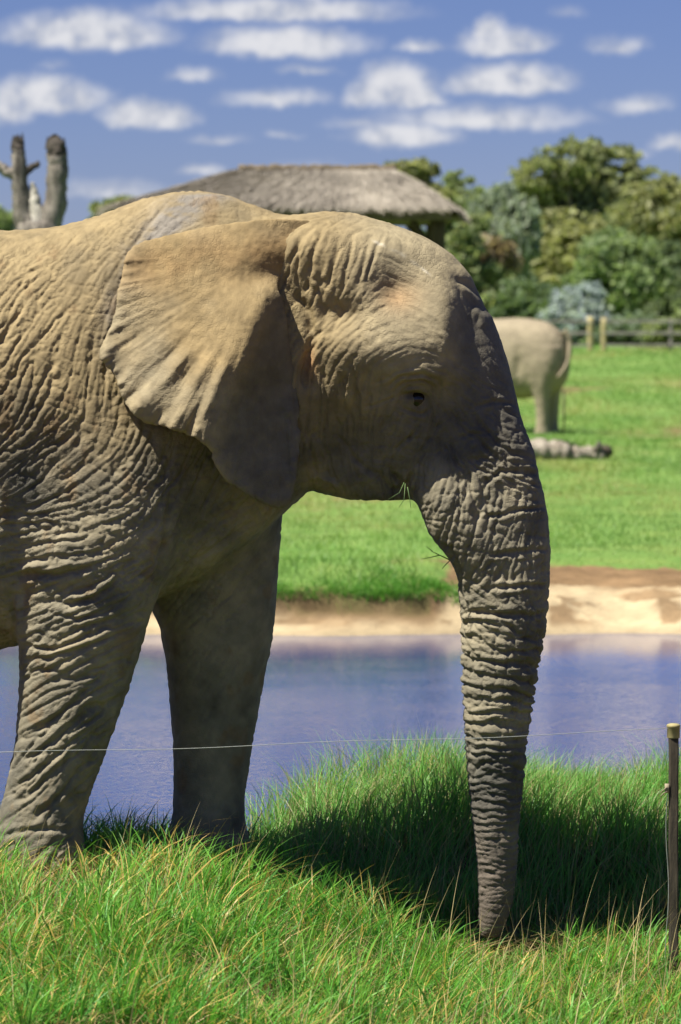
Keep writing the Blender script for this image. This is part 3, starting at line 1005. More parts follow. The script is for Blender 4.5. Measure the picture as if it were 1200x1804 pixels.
# broad hollows and swellings: u, v, radius u, radius v, height (both sides of the animal)
LUMPS = [(694, 508, 42, 42, -23), (660, 620, 105, 34, 12), (775, 560, 26, 70, 12), (738, 700, 46, 34, -13), (745, 658, 60, 18, 6), (600, 552, 42, 26, -20), (825, 600, 26, 60, -7), (565, 690, 60, 34, 9), (640, 780, 60, 40, -5),
         (775, 890, 55, 62, 13), (830, 950, 40, 70, 6), (530, 445, 80, 48, 36), (262, 470, 30, 90, -9), (330, 400, 60, 40, -6), (180, 560, 60, 140, 5), (150, 720, 90, 60, 4), (110, 960, 70, 40, 8), (140, 1030, 50, 24, -7), (70, 1080, 40, 60, 6), (400, 1000, 50, 50, 6),
         (850, 480, 20, 30, 4), (700, 440, 50, 24, 4), (610, 400, 40, 20, -3), (690, 850, 30, 30, -8), (910, 760, 40, 50, 4), (30, 1010, 24, 40, 4)]
# rolls round the lower trunk: (v, spacing, height)
ROLLS = [(1040, 34, 0), (1070, 32, 3.5), (1120, 29, 6.0), (1180, 25, 7.0), (1240, 21, 6.2), (1300, 18, 4.8), (1400, 14, 3.4), (1480, 10.5, 2.3), (1560, 8.5, 1.6), (1620, 7.5, 1.0), (1660, 7, .6)]


def poly_dist(pts):
    p = np.asarray(pts, float)
    best = np.full(MUU.shape, 1e9)
    x0, x1, y0, y1 = p[:, 0].min() - 40, p[:, 0].max() + 40, p[:, 1].min() - 40, p[:, 1].max() + 40
    i0, i1, j0, j1 = np.searchsorted(mu, [x0, x1]).tolist() + np.searchsorted(mv, [y0, y1]).tolist()
    i0, i1, j0, j1 = i0, i1, j0, j1
    sl = (slice(i0, i1), slice(j0, j1))
    X, Y = MUU[sl], MVV[sl]
    wob = 3.0
    X = X + wob * 2 * vnoise(X * .05, Y * .05, 1.7)
    Y = Y + wob * 2 * vnoise(X * .05, Y * .05, 6.2)
    b = best[sl]
    L = np.concatenate([[0], np.cumsum(np.linalg.norm(np.diff(p, axis=0), axis=1))])
    par = np.zeros_like(b)
    for k in range(len(p) - 1):
        d = p[k + 1] - p[k]
        s = np.clip(((X - p[k, 0]) * d[0] + (Y - p[k, 1]) * d[1]) / (d @ d), 0, 1)
        dd = np.hypot(X - p[k, 0] - s * d[0], Y - p[k, 1] - s * d[1])
        m = dd < b
        b = np.where(m, dd, b)
        par = np.where(m, (L[k] + s * (L[k + 1] - L[k])) / L[-1], par)
    return sl, b, par


def puff(L, w):
    """flat skin between narrow grooves"""
    a = np.abs(L)
    return .34 * np.tanh(a * 1.8) - .12 - 1.3 * np.exp(-(a / w) ** 2)


def relief_map():
    r = np.random.default_rng(21)
    c2, s2 = blend([(u, v, math.cos(2 * math.radians(a)), math.sin(2 * math.radians(a))) for u, v, a in FOLD_DIR], 55)
    ang = .5 * np.arctan2(s2, c2) + .5 * fbm(MUU / 60, MVV / 60, 2.2)
    # double-angle field is ambiguous by 180 degrees; comb with the unwrapped orientation taken relative to straight down
    ang = np.where(np.sin(ang) < 0, ang + math.pi, ang)
    white = lambda s: (lambda z: z / z.std())(gblur(r.normal(size=MUU.shape), s))
    fine = lic(white(1.4), ang, 20)
    coarse = lic(white(2.7), ang, 34)
    cross = lic(white(2.5), ang + math.radians(78), 13)
    af, ac, ax = blend(FOLD_AMP, 60)
    mod = .75 + .9 * np.clip(fbm(MUU / 45, MVV / 45, 5.5) + .3, 0, 1)
    H = af * puff(fine, .42) * mod * 1.9 + ac * puff(coarse, .3) * mod * 1.3 + ax * puff(cross, .3) * 1.35
    for pts, w, dep in STROKES:
        sl, d, par = poly_dist(pts)
        fade = np.clip(np.minimum(par, 1 - par) * 5, 0.15, 1)
        fade = fade * (.8 + .5 * vnoise(MUU[sl] / 20, MVV[sl] / 20, 4.0))
        if dep < 0:
            H[sl] += dep * fade * (np.exp(-(d / (w * .75)) ** 2) - .35 * np.exp(-((d - 1.9 * w) / (w * 1.0)) ** 2))
        else:
            H[sl] += dep * fade * np.exp(-(d / w) ** 2)
    return gblur(H, .3)


def rolls_height(uu, v, edge):
    """rope-like rolls round the trunk; uu is the unrolled coordinate"""
    tab = np.asarray(ROLLS)
    fine = np.linspace(1040, 1660, 800)
    lam = np.interp(fine, tab[:, 0], tab[:, 1])
    ph = np.concatenate([[0], np.cumsum(.5 * (1 / lam[1:] + 1 / lam[:-1]) * np.diff(fine))])
    tilt = np.interp(v, [1060, 1150, 1300, 1500], [.10, .16, .05, -.04])
    vv = v - tilt * (uu - 875) + 16 * vnoise(uu / 46, v / 50, 1.1) + 7 * vnoise(uu / 17, v / 26, 7.1) + 14 * vnoise(.3, v / 38, 4.1)
    p = np.interp(vv, fine, ph) + .9 * vnoise(uu / 60, v / 45, 3.9)
    f = np.clip(p - np.floor(p), 0, .9999)
    # each roll hangs a little over the next
    prof = np.where(f < .62, np.clip(np.sin(f / .62 * math.pi / 2), 0, 1) ** .8, np.clip(np.cos((f - .62) / .38 * math.pi / 2), 0, 1) ** .7)
    amp = np.interp(v, tab[:, 0], tab[:, 2]) * (.7 + .6 * (vnoise(np.floor(p) * 7.3, uu / 40, 2.0) + .5))
    # a second, finer set of creases that runs part of the way round
    p2 = p * 2.1 + .8 * vnoise(uu / 30, v / 20, 5.0)
    g = np.abs(p2 - np.floor(p2) - .5) * 2
    fine_c = -(1 - g) ** 3 * sstep(vnoise(uu / 34, np.floor(p2) * 3.1, 8.0), -.1, .2)
    return amp * (prof - .6) + amp * .55 * fine_c


HMAP = relief_map()


def trunk_axis(v):
    c = lerp_tab(np.clip(v, TRUNK[0][0], TRUNK[-1][0]), TRUNK)
    return (c[0] + c[1]) / 2, (c[1] - c[0]) / 2


EL_U0 = -100.0
EL_ORIGIN = np.array([(EL_U0 - 600) * S, D0, CAMZ - 900 * S])


def to_local(p):
    """model frame -> metres, relative to the elephant's base"""
    return np.stack([(p[:, 0] - EL_U0) * S, -p[:, 2] * S, (1500 - p[:, 1]) * S], 1)


def displace(p, n, detail=1.0):
    u, v, t = p[:, 0], p[:, 1], p[:, 2]
    d = np.zeros(len(p))
    for (lu, lv, ru, rv, h) in LUMPS:
        d += h * np.exp(-((u - lu) / ru) ** 2 - ((v - lv) / rv) ** 2) * sstep(np.abs(n[:, 2]), .05, .6)
    uc, a = trunk_axis(v)
    ontr = sstep(v, 950, 1075) * sstep(u, 700, 780)
    alpha = np.arctan2(u - uc, np.abs(t - trunk_turn(v)) + 1e-3)
    uu = u * (1 - ontr) + ontr * (uc + alpha * a)
    h = sample(HMAP, (uu - MU0) / MS, (v - MV0) / MS)
    # seen edge-on the drawn folds would smear: fade them out on faces that turn away from the side, elsewhere keep
    facing = np.clip(np.abs(n[:, 2]) * 1.7, 0, 1) * (1 - ontr) + ontr
    far = sstep(t, -60, 20) * .6 + .4
    d += detail * h * facing * far
    rest = (1 - facing) * (1 - ontr)
    d += detail * rest * np.where((u > 700) & (v < 760), 1.0, 3.0) * (np.abs(vnoise(u / 14, v / 14, t / 14)) * 2 - .45)
    d += detail * ontr * rolls_height(uu, v, alpha)
    # toenails of the front feet
    return p + n * d[:, None]


def skin_tint(p, n):
    """dust and bare skin of this animal, with shade painted on the face front"""
    u, v, t = p[:, 0], p[:, 1], p[:, 2]
    grey = np.array([.105, .1, .082])
    tan = np.array([.265, .203, .108])
    dust = np.array([.365, .315, .208])
    rust = np.array([.36, .20, .09])
    nz = fbm(u / 70, v / 70, t / 70)
    n2 = fbm(u / 18, v / 18, t / 18)
    w_tan = np.clip(1.05 - sstep(v, 640, 900) + .5 * nz, 0, 1) * (1 - sstep(u, 560, 700) * .6)
    w_dust = np.clip(sstep(u, 480, 640) * (1 - sstep(v, 600, 760)) + .55 * sstep(v, 760, 980) * (1 - sstep(u, 560, 700)) * (1 - .6 * sstep(v, 1180, 1420)) + .45 * sstep(u, 640, 760) * sstep(v, 780, 860) * (1 - sstep(v, 1180, 1440)) + .4 * nz, 0, 1)
    c = grey[None] * (1 + .3 * nz[:, None])
    c = c + (dust - c) * (w_dust * .85)[:, None]
    c = c + (tan - c) * w_tan[:, None]
    # bare grey band over the shoulder blade where the ear rubs the dust away
    bx = np.interp(v, [340, 380, 440, 520, 600, 680], [350, 300, 250, 225, 205, 190])
    band = np.exp(-((u - bx - 12) / np.interp(v, [340, 420, 600], [55, 34, 26])) ** 2) * (1 - sstep(v, 560, 680)) * sstep(v, 335, 350)
    band = np.clip(band * (1.1 + 1.4 * n2), 0, 1) * sstep(t, -40, 20)
    c = c + (np.array([.19, .175, .158]) - c) * (band * .85)[:, None]
    mudp = sstep(fbm(u / 34 + 3, v / 50, t / 60), .22, .5) * (1 - sstep(u, 480, 560))
    c = c + (np.array([.19, .125, .062]) - c) * (mudp * .55)[:, None]
    scr = np.exp(-(np.abs(v - np.interp(u, [640, 700, 740, 760], [425, 446, 470, 492])) / 3.0) ** 2) * sstep(u, 636, 650) * (1 - sstep(u, 752, 764)) * np.clip(.4 + 2 * n2, 0, 1)
    c = c + (np.array([.55, .5, .4]) - c) * (scr * .7)[:, None]
    temple = np.exp(-((u - 700) / 36) ** 2 - ((v - 520) / 30) ** 2) * .5 + np.exp(-((u - 545) / 14) ** 2 - ((v - 640) / 26) ** 2) * .9
    c = c + (rust - c) * np.clip(temple, 0, 1)[:, None]
    front = sstep(u, 770, 830) * (1 - sstep(v, 700, 860)) * sstep(v, 470, 540)  # shade put into the colour: face front darkened where it turns from the sun
    c = c + (np.array([.115, .107, .09]) - c) * (front * .8)[:, None]
    low = sstep(v, 1330, 1560) * sstep(u, 700, 800)
    c = c + (np.array([.125, .10, .082]) - c) * (low * .85)[:, None]
    mud = sstep(v, 1440, 1520) * (1 - sstep(u, 500, 600))
    c = c + (np.array([.26, .2, .13]) - c) * (mud * .6)[:, None]
    return np.clip(c * (1 + .3 * n2 + .25 * nz)[:, None], .02, .8)


def skin_material():
    m, t, out = mat_new('elephant_skin')
    b = t.new('ShaderNodeBsdfPrincipled')
    a = t.new('ShaderNodeAttribute', attribute_name='tint')
    tc = t.new('ShaderNodeTexCoord')
    o = tc.outputs['Object']
    n1 = t.noise(o, 26.0, 6.0, .65)
    n2 = t.noise(o, 150.0, 3.0, .6)
    col = t.mix(1.0, a.outputs[0], t.mix(n1.outputs[0], (.74, .74, .75, 1), (1.26, 1.25, 1.22, 1)), 'MULTIPLY')
    t.put(b.inputs['Base Color'], col)
    b.inputs['Roughness'].default_value = .82
    b.inputs['Specular IOR Level'].default_value = .22
    warp = t.vmath('ADD', o, t.vmath('MULTIPLY', t.noise(o, 30.0, 2.0).outputs['Color'], (.02, .02, .02)))
    vo = t.new('ShaderNodeTexVoronoi', feature='DISTANCE_TO_EDGE')
    t.put(vo.inputs['Vector'], warp)
    vo.inputs['Scale'].default_value = 62.0
    crack = t.ramp(vo.outputs['Distance'], 0.0, .16)
    hgt = t.math('ADD', t.math('MULTIPLY', t.math('MULTIPLY', crack, t.ramp(t.noise(o, 5.0, 3.0).outputs[0], .35, .65)), .25), t.math('ADD', t.math('MULTIPLY', n1.outputs[0], .5), t.math('MULTIPLY', n2.outputs[0], .4)))
    bp = t.new('ShaderNodeBump')
    bp.inputs['Strength'].default_value = .6
    bp.inputs['Distance'].default_value = .0065
    t.put(bp.inputs['Height'], hgt)
    t.put(b.inputs['Normal'], bp.outputs[0])
    t.l.new(b.outputs[0], out.inputs[0])
    return m


M_SKIN = skin_material()
FLD_U, FLD_V, FLD_T = np.arange(-800., 1030., 6.), np.arange(300., 1700., 6.), np.arange(-306., 307., 6.)
FIELD = body_field(FLD_U, FLD_V, FLD_T)


def body_mesh(us, vs, ts):
    G = spline_axis(spline_axis(spline_axis(FIELD, us, FLD_U, 0), vs, FLD_V, 1), ts, FLD_T, 2)
    return surface_nets(G.astype(np.float32), us, vs, ts)


# how far out the near side of the body stands, over (u, v)
_last = FIELD.shape[2] - 1 - np.argmax((FIELD < 0)[:, :, ::-1], axis=2)
SURF_T = gblur(np.where((FIELD < 0).any(2), FLD_T[np.clip(_last, 0, len(FLD_T) - 1)], 0.0), 1.2)

# ---- ear: a thin curved flap
EAR_OUT = [(588, 404), (560, 394), (520, 391), (480, 390), (430, 395), (380, 402), (330, 412), (280, 425), (248, 436), (232, 450), (228, 480), (220, 520), (213, 560), (206, 592), (188, 626), (200, 642), (214, 655), (226, 690), (244, 716),
           (264, 740), (296, 742), (322, 750), (346, 760), (366, 774), (380, 787), (380, 806), (404, 834), (440, 862), (476, 882), (500, 887), (512, 880), (522, 852), (528, 800), (528, 740), (522, 680), (512, 620), (506, 560), (500, 530), (488, 505), (500, 480), (540, 450)]


def ear_depth(u, v):
    """how far the flap stands out towards its side"""
    ur = np.interp(v, [390, 470, 560, 640, 700, 780, 890], [520, 480, 462, 432, 398, 384, 400])
    tr = np.interp(v, [380, 430, 480, 560, 640, 700, 780, 890], [112, 136, 160, 222, 262, 276, 272, 244])
    tb = np.interp(v, [380, 430, 520, 620, 740], [96, 150, 196, 216, 238])
    left = np.clip((ur - u) / 230.0, 0, 1.4)
    right = np.clip((u - ur) / np.maximum(530 - ur, 40), 0, 1.3)
    rf = np.interp(v, [380, 470, 520, 700, 890], [118, 142, 132, 132, 150])
    t = np.where(u < ur, tr + (tb - tr) * (left ** 1.25), tr + (rf - tr) * (1 - (1 - np.clip(right, 0, 1)) ** 1.7))
    # near its root the flap runs smoothly into the skin of the head
    q = ((u - 486) * 101 + (v - 500) * 100) / 142.0
    w = sstep(q, -70, -2) * (1 - sstep(v, 486, 516))
    i = np.clip((u - FLD_U[0]) / 6, 0, len(FLD_U) - 2)
    j = np.clip((v - FLD_V[0]) / 6, 0, len(FLD_V) - 2)
    return t * (1 - w) + w * (sample(SURF_T, i, j) + 36 * np.exp(-((u - 530) / 80) ** 2 - ((v - 445) / 48) ** 2) - 4 - 9 * sstep(q, -30, 10))


def build_ear(parent, side=1.0, step=2.6):
    P = np.asarray(EAR_OUT, float)
    for _ in range(2):
        nxt = np.roll(P, -1, 0)
        P = np.stack([P * .75 + nxt * .25, P * .25 + nxt * .75], 1).reshape(-1, 2)
    us, vs, ws = np.arange(176, 604, step), np.arange(376, 902, step), np.arange(-16.5, 16.6, 3.0)
    UU, VV = np.meshgrid(us, vs, indexing='ij')
    d = np.full(UU.shape, 1e9)
    ins = np.zeros(UU.shape, bool)
    for k in range(len(P)):
        a, b = P[k], P[(k + 1) % len(P)]
        e = b - a
        s = np.clip(((UU - a[0]) * e[0] + (VV - a[1]) * e[1]) / (e @ e + 1e-9), 0, 1)
        d = np.minimum(d, np.hypot(UU - a[0] - s * e[0], VV - a[1] - s * e[1]))
        cr = ((a[1] > VV) != (b[1] > VV)) & (UU < (b[0] - a[0]) * (VV - a[1]) / (b[1] - a[1] + 1e-12) + a[0])
        ins ^= cr
    d = np.where(ins, d, -d) + 3.0 * vnoise(UU / 12, VV / 12, 4.4) + 9.0 * vnoise(UU / 24, VV / 24, 1.4) * sstep(VV - .5 * UU, 330, 520) + 1.0
    th = 6.5
    q = np.clip(d, -30, 16)
    F = np.hypot((np.maximum(16 - q, 0) / 16 * th)[..., None], np.abs(ws)[None, None]) - th
    F = F.astype(np.float32)
    pos, quads = surface_nets(F, us, vs, ws)
    u, v, w = pos.T
    tt = gblur(ear_depth(UU, VV), 6.0 / step * 2)
    gi, gj = (u - us[0]) / step, (v - vs[0]) / step
    t0 = sample(tt, gi, gj)
    # soft radiating folds of the hanging rear edge
    ang = np.arctan2(v - 455, 480 - u)
    rad = np.hypot(u - 480, v - 455)
    reach = sstep(rad, 120, 270) * sstep(ang, .10, .5) * (1 - sstep(ang, 1.26, 1.40))
    pa = ang * 30 + 2.6 * vnoise(ang * 4, rad / 120, 1.0) * 2 + (rad / 260)
    fold = np.abs(np.sin(pa * .5)) ** .8 - .55
    big = np.exp(-((ang - 1.06) / .05) ** 2) - .9 * np.exp(-((ang - .98) / .05) ** 2) + .8 * np.exp(-((ang - .86) / .05) ** 2) - .7 * np.exp(-((ang - .79) / .04) ** 2) + .7 * np.exp(-((ang - 1.19) / .045) ** 2) - .6 * np.exp(-((ang - 1.13) / .03) ** 2)
    t0 = t0 + reach * (5.0 * fold + 10.0 * big * sstep(rad, 150, 250)) * (.8 + 1.0 * vnoise(u / 50, v / 50, 2.0))
    t0 = t0 + (1 - reach) * 1.6 * fbm(u / 40, v / 40, 1.0) * 2 + 2.4 * sstep(ang, .02, .3) * sstep(rad, 90, 200) * vnoise(ang * 26, rad / 90, 3.0)
    # the rear corner curls forward
    curl = np.exp(-((u - 196) / 20) ** 2 - ((v - 618) / 34) ** 2)
    t0 = t0 + curl * 20
    rim = (1 - sstep(sample(d, gi, gj), 2, 42)) * sstep(rad, 150, 240)
    t0 = t0 + rim * (4 * fbm(u / 15, v / 15, 2.7) + 7 * vnoise(ang * 34, rad / 160, 4.0))
    pt = np.stack([u, v, t0 + w], 1)
    n = vert_normals(pt, quads)
    mic = (1.0 + 2.6 * sstep(rad, 150, 260)) * np.abs(fbm(ang * 42, rad / 60, 6.0, 3)) + 1.0 * fbm(u / 7, v / 7, w / 7)
    pt = pt + n * (mic * 1.2)[:, None]
    tan, dust, grey = np.array([.258, .19, .094]), np.array([.275, .232, .15]), np.array([.115, .107, .09])
    nz, n2 = fbm(u / 60, v / 60, 3.0), fbm(u / 16, v / 16, 5.0)
    k1 = np.clip(sstep(rad, 190, 290) * .8 + .5 * nz, 0, 1)
    c = tan + (dust - tan) * k1[:, None]
    rt = np.exp(-((v - 450 - .1 * (480 - u)) / 40) ** 2) * np.clip(.6 + nz, 0, 1)
    c = c + (np.array([.245, .148, .06]) - c) * (rt * .7)[:, None]
    inner = sstep(u - np.interp(v, [390, 470, 560, 640, 700, 780, 890], [560, 500, 468, 436, 404, 388, 405]), -6, 30)  # painted shade: ear darkened past the ridge, on the side away from the sun
    c = c + (grey - c) * (inner * .7)[:, None]
    c = np.clip(c * (1 + .3 * n2)[:, None], .02, .8)
    loc = to_local(pt)
    if side < 0:
        loc[:, 1] *= -1
        quads = quads[:, ::-1]
    return mesh_np('ear', loc, quads, M_SKIN, parent, True, c)


def ball(mb_c, r, nu=16, nv=10):
    th = np.linspace(0, math.pi, nv + 1)
    ph = np.arange(nu) * 2 * math.pi / nu
    v = np.array([[math.sin(a) * math.cos(b), math.sin(a) * math.sin(b), math.cos(a)] for a in th for b in ph]) * r + mb_c
    q = [[i * nu + j, i * nu + (j + 1) % nu, (i + 1) * nu + (j + 1) % nu, (i + 1) * nu + j] for i in range(nv) for j in range(nu)]
    return v, np.array(q)


def mat_eye():
    m, t, out = mat_new('eye')
    b = t.new('ShaderNodeBsdfPrincipled')
    tc = t.new('ShaderNodeTexCoord')
    n = t.noise(tc.outputs['Object'], 200.0)
    t.put(b.inputs['Base Color'], t.mix(n.outputs[0], (.008, .006, .005, 1), (.02, .012, .008, 1)))
    b.inputs['Roughness'].default_value = .12
    t.l.new(b.outputs[0], out.inputs[0])
    return m


M_EYE = mat_eye()


def tail_mesh(parent, bend):
    mb = MB()
    k = np.linspace(0, 1, 22)
    pts = np.stack([-735 * np.ones(22) + 18 * np.sin(k * 3) + bend * k ** 2, 560 + 560 * k, 0 * k + 30 * np.sin(k * 2.2) * np.sign(bend + .01)], 1)
    pts[0, 0] = -690
    mb.tube(to_local(pts), np.interp(k, [0, .15, .85, 1], [.075, .055, .022, .018]), 10)
    o = mb.build('tail', M_SKIN, parent, True, np.full((mb.n, 3), .22) * np.array([1, .9, .75]))
    hb = MB()
    e = pts[-1]
    for i in range(26):
        q = np.array([e + np.array([rng.normal() * 14 * s, 130 * s, rng.normal() * 14 * s]) for s in (0, .5, 1)])
        hb.tube(to_local(q), [.004, .003, .001], 4)
    hb.build('tail_hair', mat_plain('tail_hair', (.03, .025, .02), (.05, .04, .03), bump=0), o)
    return o


def build_near_elephant():
    root = empty('elephant', EL_ORIGIN)
    tag(root, 'large dusty brown elephant in front with head lowered and trunk reaching into the grass', 'elephant')
    us = axis([(-780, -70, 9.0), (-70, 1000, 2.3)])
    vs = axis([(320, 1670, 2.3)])
    ts = axis([(-290, -40, 9.0), (-40, 292, 2.8)])
    p, q = body_mesh(us, vs, ts)
    n = vert_normals(p, q)
    p2 = displace(p, n)
    mesh_np('body', to_local(p2), q, M_SKIN, root, True, skin_tint(p, n))
    build_ear(root, 1.0, 2.6)
    build_ear(root, -1.0, 6.0)
    # eyes, seated where the lids are
    for sd in (1, -1):
        c = np.array([[733., 702., 0.]])
        near = p2[(np.abs(p2[:, 0] - 732) < 12) & (np.abs(p2[:, 1] - 701) < 10) & (p2[:, 2] * sd > 0)]
        c[0, 2] = (np.abs(near[:, 2]).mean() - 10.8) * sd
        v, f = ball(to_local(c)[0], .034, 24, 14)
        mesh_np('eye', v, f, M_EYE, root, True)
    tail_mesh(root, 20)
    return root


def build_far_elephant():
    y = 80.0
    base = at(900, 765, y)
    gz = float(ground_z(base[0], base[1]))
    root = empty('elephant', (0, 0, 0))
    tag(root, 'pale dusty elephant seen from its rump, standing far off in the meadow', 'elephant')
    us = axis([(-780, 1000, 9.0)])
    p, q = body_mesh(us, axis([(320, 1670, 9.0)]), axis([(-290, 292, 9.0)]))
    n = vert_normals(p, q)
    c = np.array([.285, .238, .165]) * (1 + .3 * fbm(p[:, 0] / 80, p[:, 1] / 80, p[:, 2] / 80))[:, None]
    d = 4 * fbm(p[:, 0] / 40, p[:, 1] / 40, p[:, 2] / 40)
    # flank hollow in front of the thigh
    d += -26 * np.exp(-((p[:, 0] + 330) / 45) ** 2 - ((p[:, 1] - 850) / 120) ** 2) * sstep(np.abs(n[:, 2]), .1, .6)
    mesh_np('body', to_local(p + n * d[:, None]), q, M_SKIN, root, True, c)
    build_ear(root, 1.0, 8.0)
    build_ear(root, -1.0, 8.0)
    mb = MB()
    k = np.linspace(0, 1, 24)
    pts = np.stack([np.interp(k, [0, .2, .5, .8, 1], [-690, -738, -752, -735, -690]), np.interp(k, [0, .25, .6, 1], [520, 600, 780, 960]), np.interp(k, [0, .3, .65, 1], [0, 20, -30, -150])], 1)
    mb.tube(to_local(pts), np.interp(k, [0, .15, .85, 1], [.09, .07, .035, .025]), 10)
    mb.build('tail', M_SKIN, root, True, np.full((mb.n, 3), 1.0) * np.array([.285, .238, .165]))
    s = 1.0
    rz = math.pi - math.radians(27)
    root.rotation_euler = (0, 0, rz)
    root.scale = (s, s, s)
    # put the rump where the photograph shows it
    rump = at(1001, 700, y)
    lx = (-735 - EL_U0) * S
    root.location = (rump[0] - math.cos(rz) * lx - .0, y - math.sin(rz) * lx, gz - .02)
    return root


build_near_elephant()
build_far_elephant()
# ------------------------------------------------------------------ foreground post and wire
def gz(x, y):
    return float(ground_z(np.array([x]), np.array([y]))[0])


M_POST = mat_plain('post_dark', (.035, .03, .022), (.075, .06, .04), 14, .8, .5, 60, .004, stretch=(4, 4, .6))
M_CAP = mat_plain('post_cap', (.27, .23, .10), (.36, .31, .15), 40, .55, .2, 120, .002)
M_WIRE = mat_plain('wire', (.42, .43, .40), (.55, .56, .52), 60, .4, .1, 200, .001, .5, metallic=.6)
M_STEEL = mat_plain('old_staple', (.25, .2, .13), (.34, .29, .2), 60, .7, .3, 200, .001)
POST_Y = 14.35
POST_X = (1186.5 - 600) / F_PX * POST_Y


def build_post():
    zg = gz(POST_X, POST_Y)
    top = at(1186, 1276, POST_Y)[2]
    root = empty('fence_post', (POST_X, POST_Y, zg))
    tag(root, 'slim dark fence post with olive cap standing in the foreground grass', 'fence post')
    H = top - zg
    # slim square stake with chamfered edges
    w, c = .0185, .005
    ring = np.array([(-w, -w + c), (-w + c, -w), (w - c, -w), (w, -w + c), (w, w - c), (w - c, w), (-w + c, w), (-w, w - c)])
    zs = np.linspace(-.18, H - .02, 14)
    v = np.concatenate([np.column_stack([ring * (1 + .03 * rng.normal(size=(8, 1))) + rng.normal(size=2) * .0008, np.full(8, z)]) for z in zs])
    q = [[i * 8 + j, i * 8 + (j + 1) % 8, (i + 1) * 8 + (j + 1) % 8, (i + 1) * 8 + j] for i in range(len(zs) - 1) for j in range(8)]
    mesh_np('stake', v, np.array(q), M_POST, root, False)
    prof = [(.0235, H - .052), (.0245, H - .05), (.0245, H - .012), (.0265, H - .010), (.0265, H - .004), (.024, H), (.014, H + .003), (.0, H + .004)]
    n = 24
    v = np.array([(r * math.cos(2 * math.pi * j / n), r * math.sin(2 * math.pi * j / n), z) for r, z in prof for j in range(n)])
    q = [[i * n + j, i * n + (j + 1) % n, (i + 1) * n + (j + 1) % n, (i + 1) * n + j] for i in range(len(prof) - 1) for j in range(n)]
    mesh_np('cap', v, np.array(q), M_CAP, root, True)
    mb = MB()
    zc = at(0, 1388, POST_Y)[2] - zg
    mb.box((-.026, -.012, zc), (.016, .02, .034))
    mb.tube([(-.026, -.022, zc - .012), (-.04, -.028, zc - .016), (-.052, -.03, zc - .03)], .0022, 5)
    mb.tube([(-.026, -.022, zc + .006), (-.04, -.026, zc - .004), (-.056, -.03, zc - .018)], .002, 5)
    mb.build('insulator', M_STEEL, root, True)
    mb = MB()
    k = np.linspace(0, 1, 14)
    mb.tube(np.stack([-.024 - .006 * np.sin(k * 9) - .004 * k, np.full(14, -.019), zc - .02 - k * (zc - .02)], 1), .0016, 5)
    mb.build('earth_wire', M_WIRE, root, True)


def build_wire():
    a = np.array([-2.6, 14.05, 0])
    a[2] = at(0, 1338, 14.1)[2]
    b = np.array([POST_X - .024, POST_Y - .012, at(0, 1284, POST_Y)[2]])
    c = np.array([2.6, 14.55, 0])
    c[2] = at(0, 1279, 14.5)[2]
    mb = MB()
    k = np.linspace(0, 1, 60)[:, None]
    p = a + (b - a) * k
    p[:, 2] += .05 * (k[:, 0] ** 2 - k[:, 0]) + .004 * np.sin(k[:, 0] * 21)
    k2 = np.linspace(0, 1, 16)[1:, None]
    p2 = b + (c - b) * k2
    mb.tube(np.concatenate([p, p2]), .0012, 6)
    o = mb.build('fence_wire', M_WIRE, None, True)
    tag(o, 'thin pale electric fence wire strung across in front of the elephant', 'wire')


def sprig(name, label, u, v, y, stems):
    root = empty(name, at(u, v, y))
    tag(root, label, 'grass')
    for pts, r in stems:
        mb = MB()
        P = np.array([at(a, b, y - c) - at(u, v, y) for a, b, c in pts])
        mb.tube(P, np.linspace(r, r * .35, len(P)), 5)
        mb.build('stem', M_SPRIG, root, True)


M_SPRIG = mat_plain('sprig_green', (.05, .10, .03), (.10, .16, .05), 30, .6, 0)


def build_small():
    build_post()
    build_wire()
    sprig('grass_sprig', 'thin green grass sprig caught on the inner bend of the trunk', 800, 990, 15.0,
          [([(800, 990, .06), (775, 978, .08), (760, 971, .08)], .003), ([(775, 978, .08), (758, 982, .09), (742, 985, .09)], .0022), ([(762, 971, .08), (750, 962, .09)], .002), ([(800, 988, .06), (790, 975, .1), (783, 968, .1)], .0025), ([(795, 985, .06), (784, 996, .08), (779, 1002, .08)], .0025)])
    sprig('grass_wisp', 'few dark grass blades hanging from the corner of the mouth', 712, 862, 14.8,
          [([(712, 850, .1), (704, 868, .12), (684, 880, .12)], .0022), ([(714, 852, .1), (712, 880, .12), (703, 894, .12)], .002), ([(718, 858, .1), (722, 880, .11), (724, 896, .11)], .002)])


build_small()

# ------------------------------------------------------------------ thatched shelter
M_TIMBER = mat_plain('shelter_timber', (.05, .036, .024), (.10, .075, .05), 6, .85, .5, 30, .02, stretch=(3, 3, .5))
M_THATCH = mat_leaf('thatch_straw', .08, .85, .1)
M_THATCH_BASE = mat_plain('thatch_under', (.10, .08, .055), (.17, .14, .10), 4, .95, .6, 30, .05)


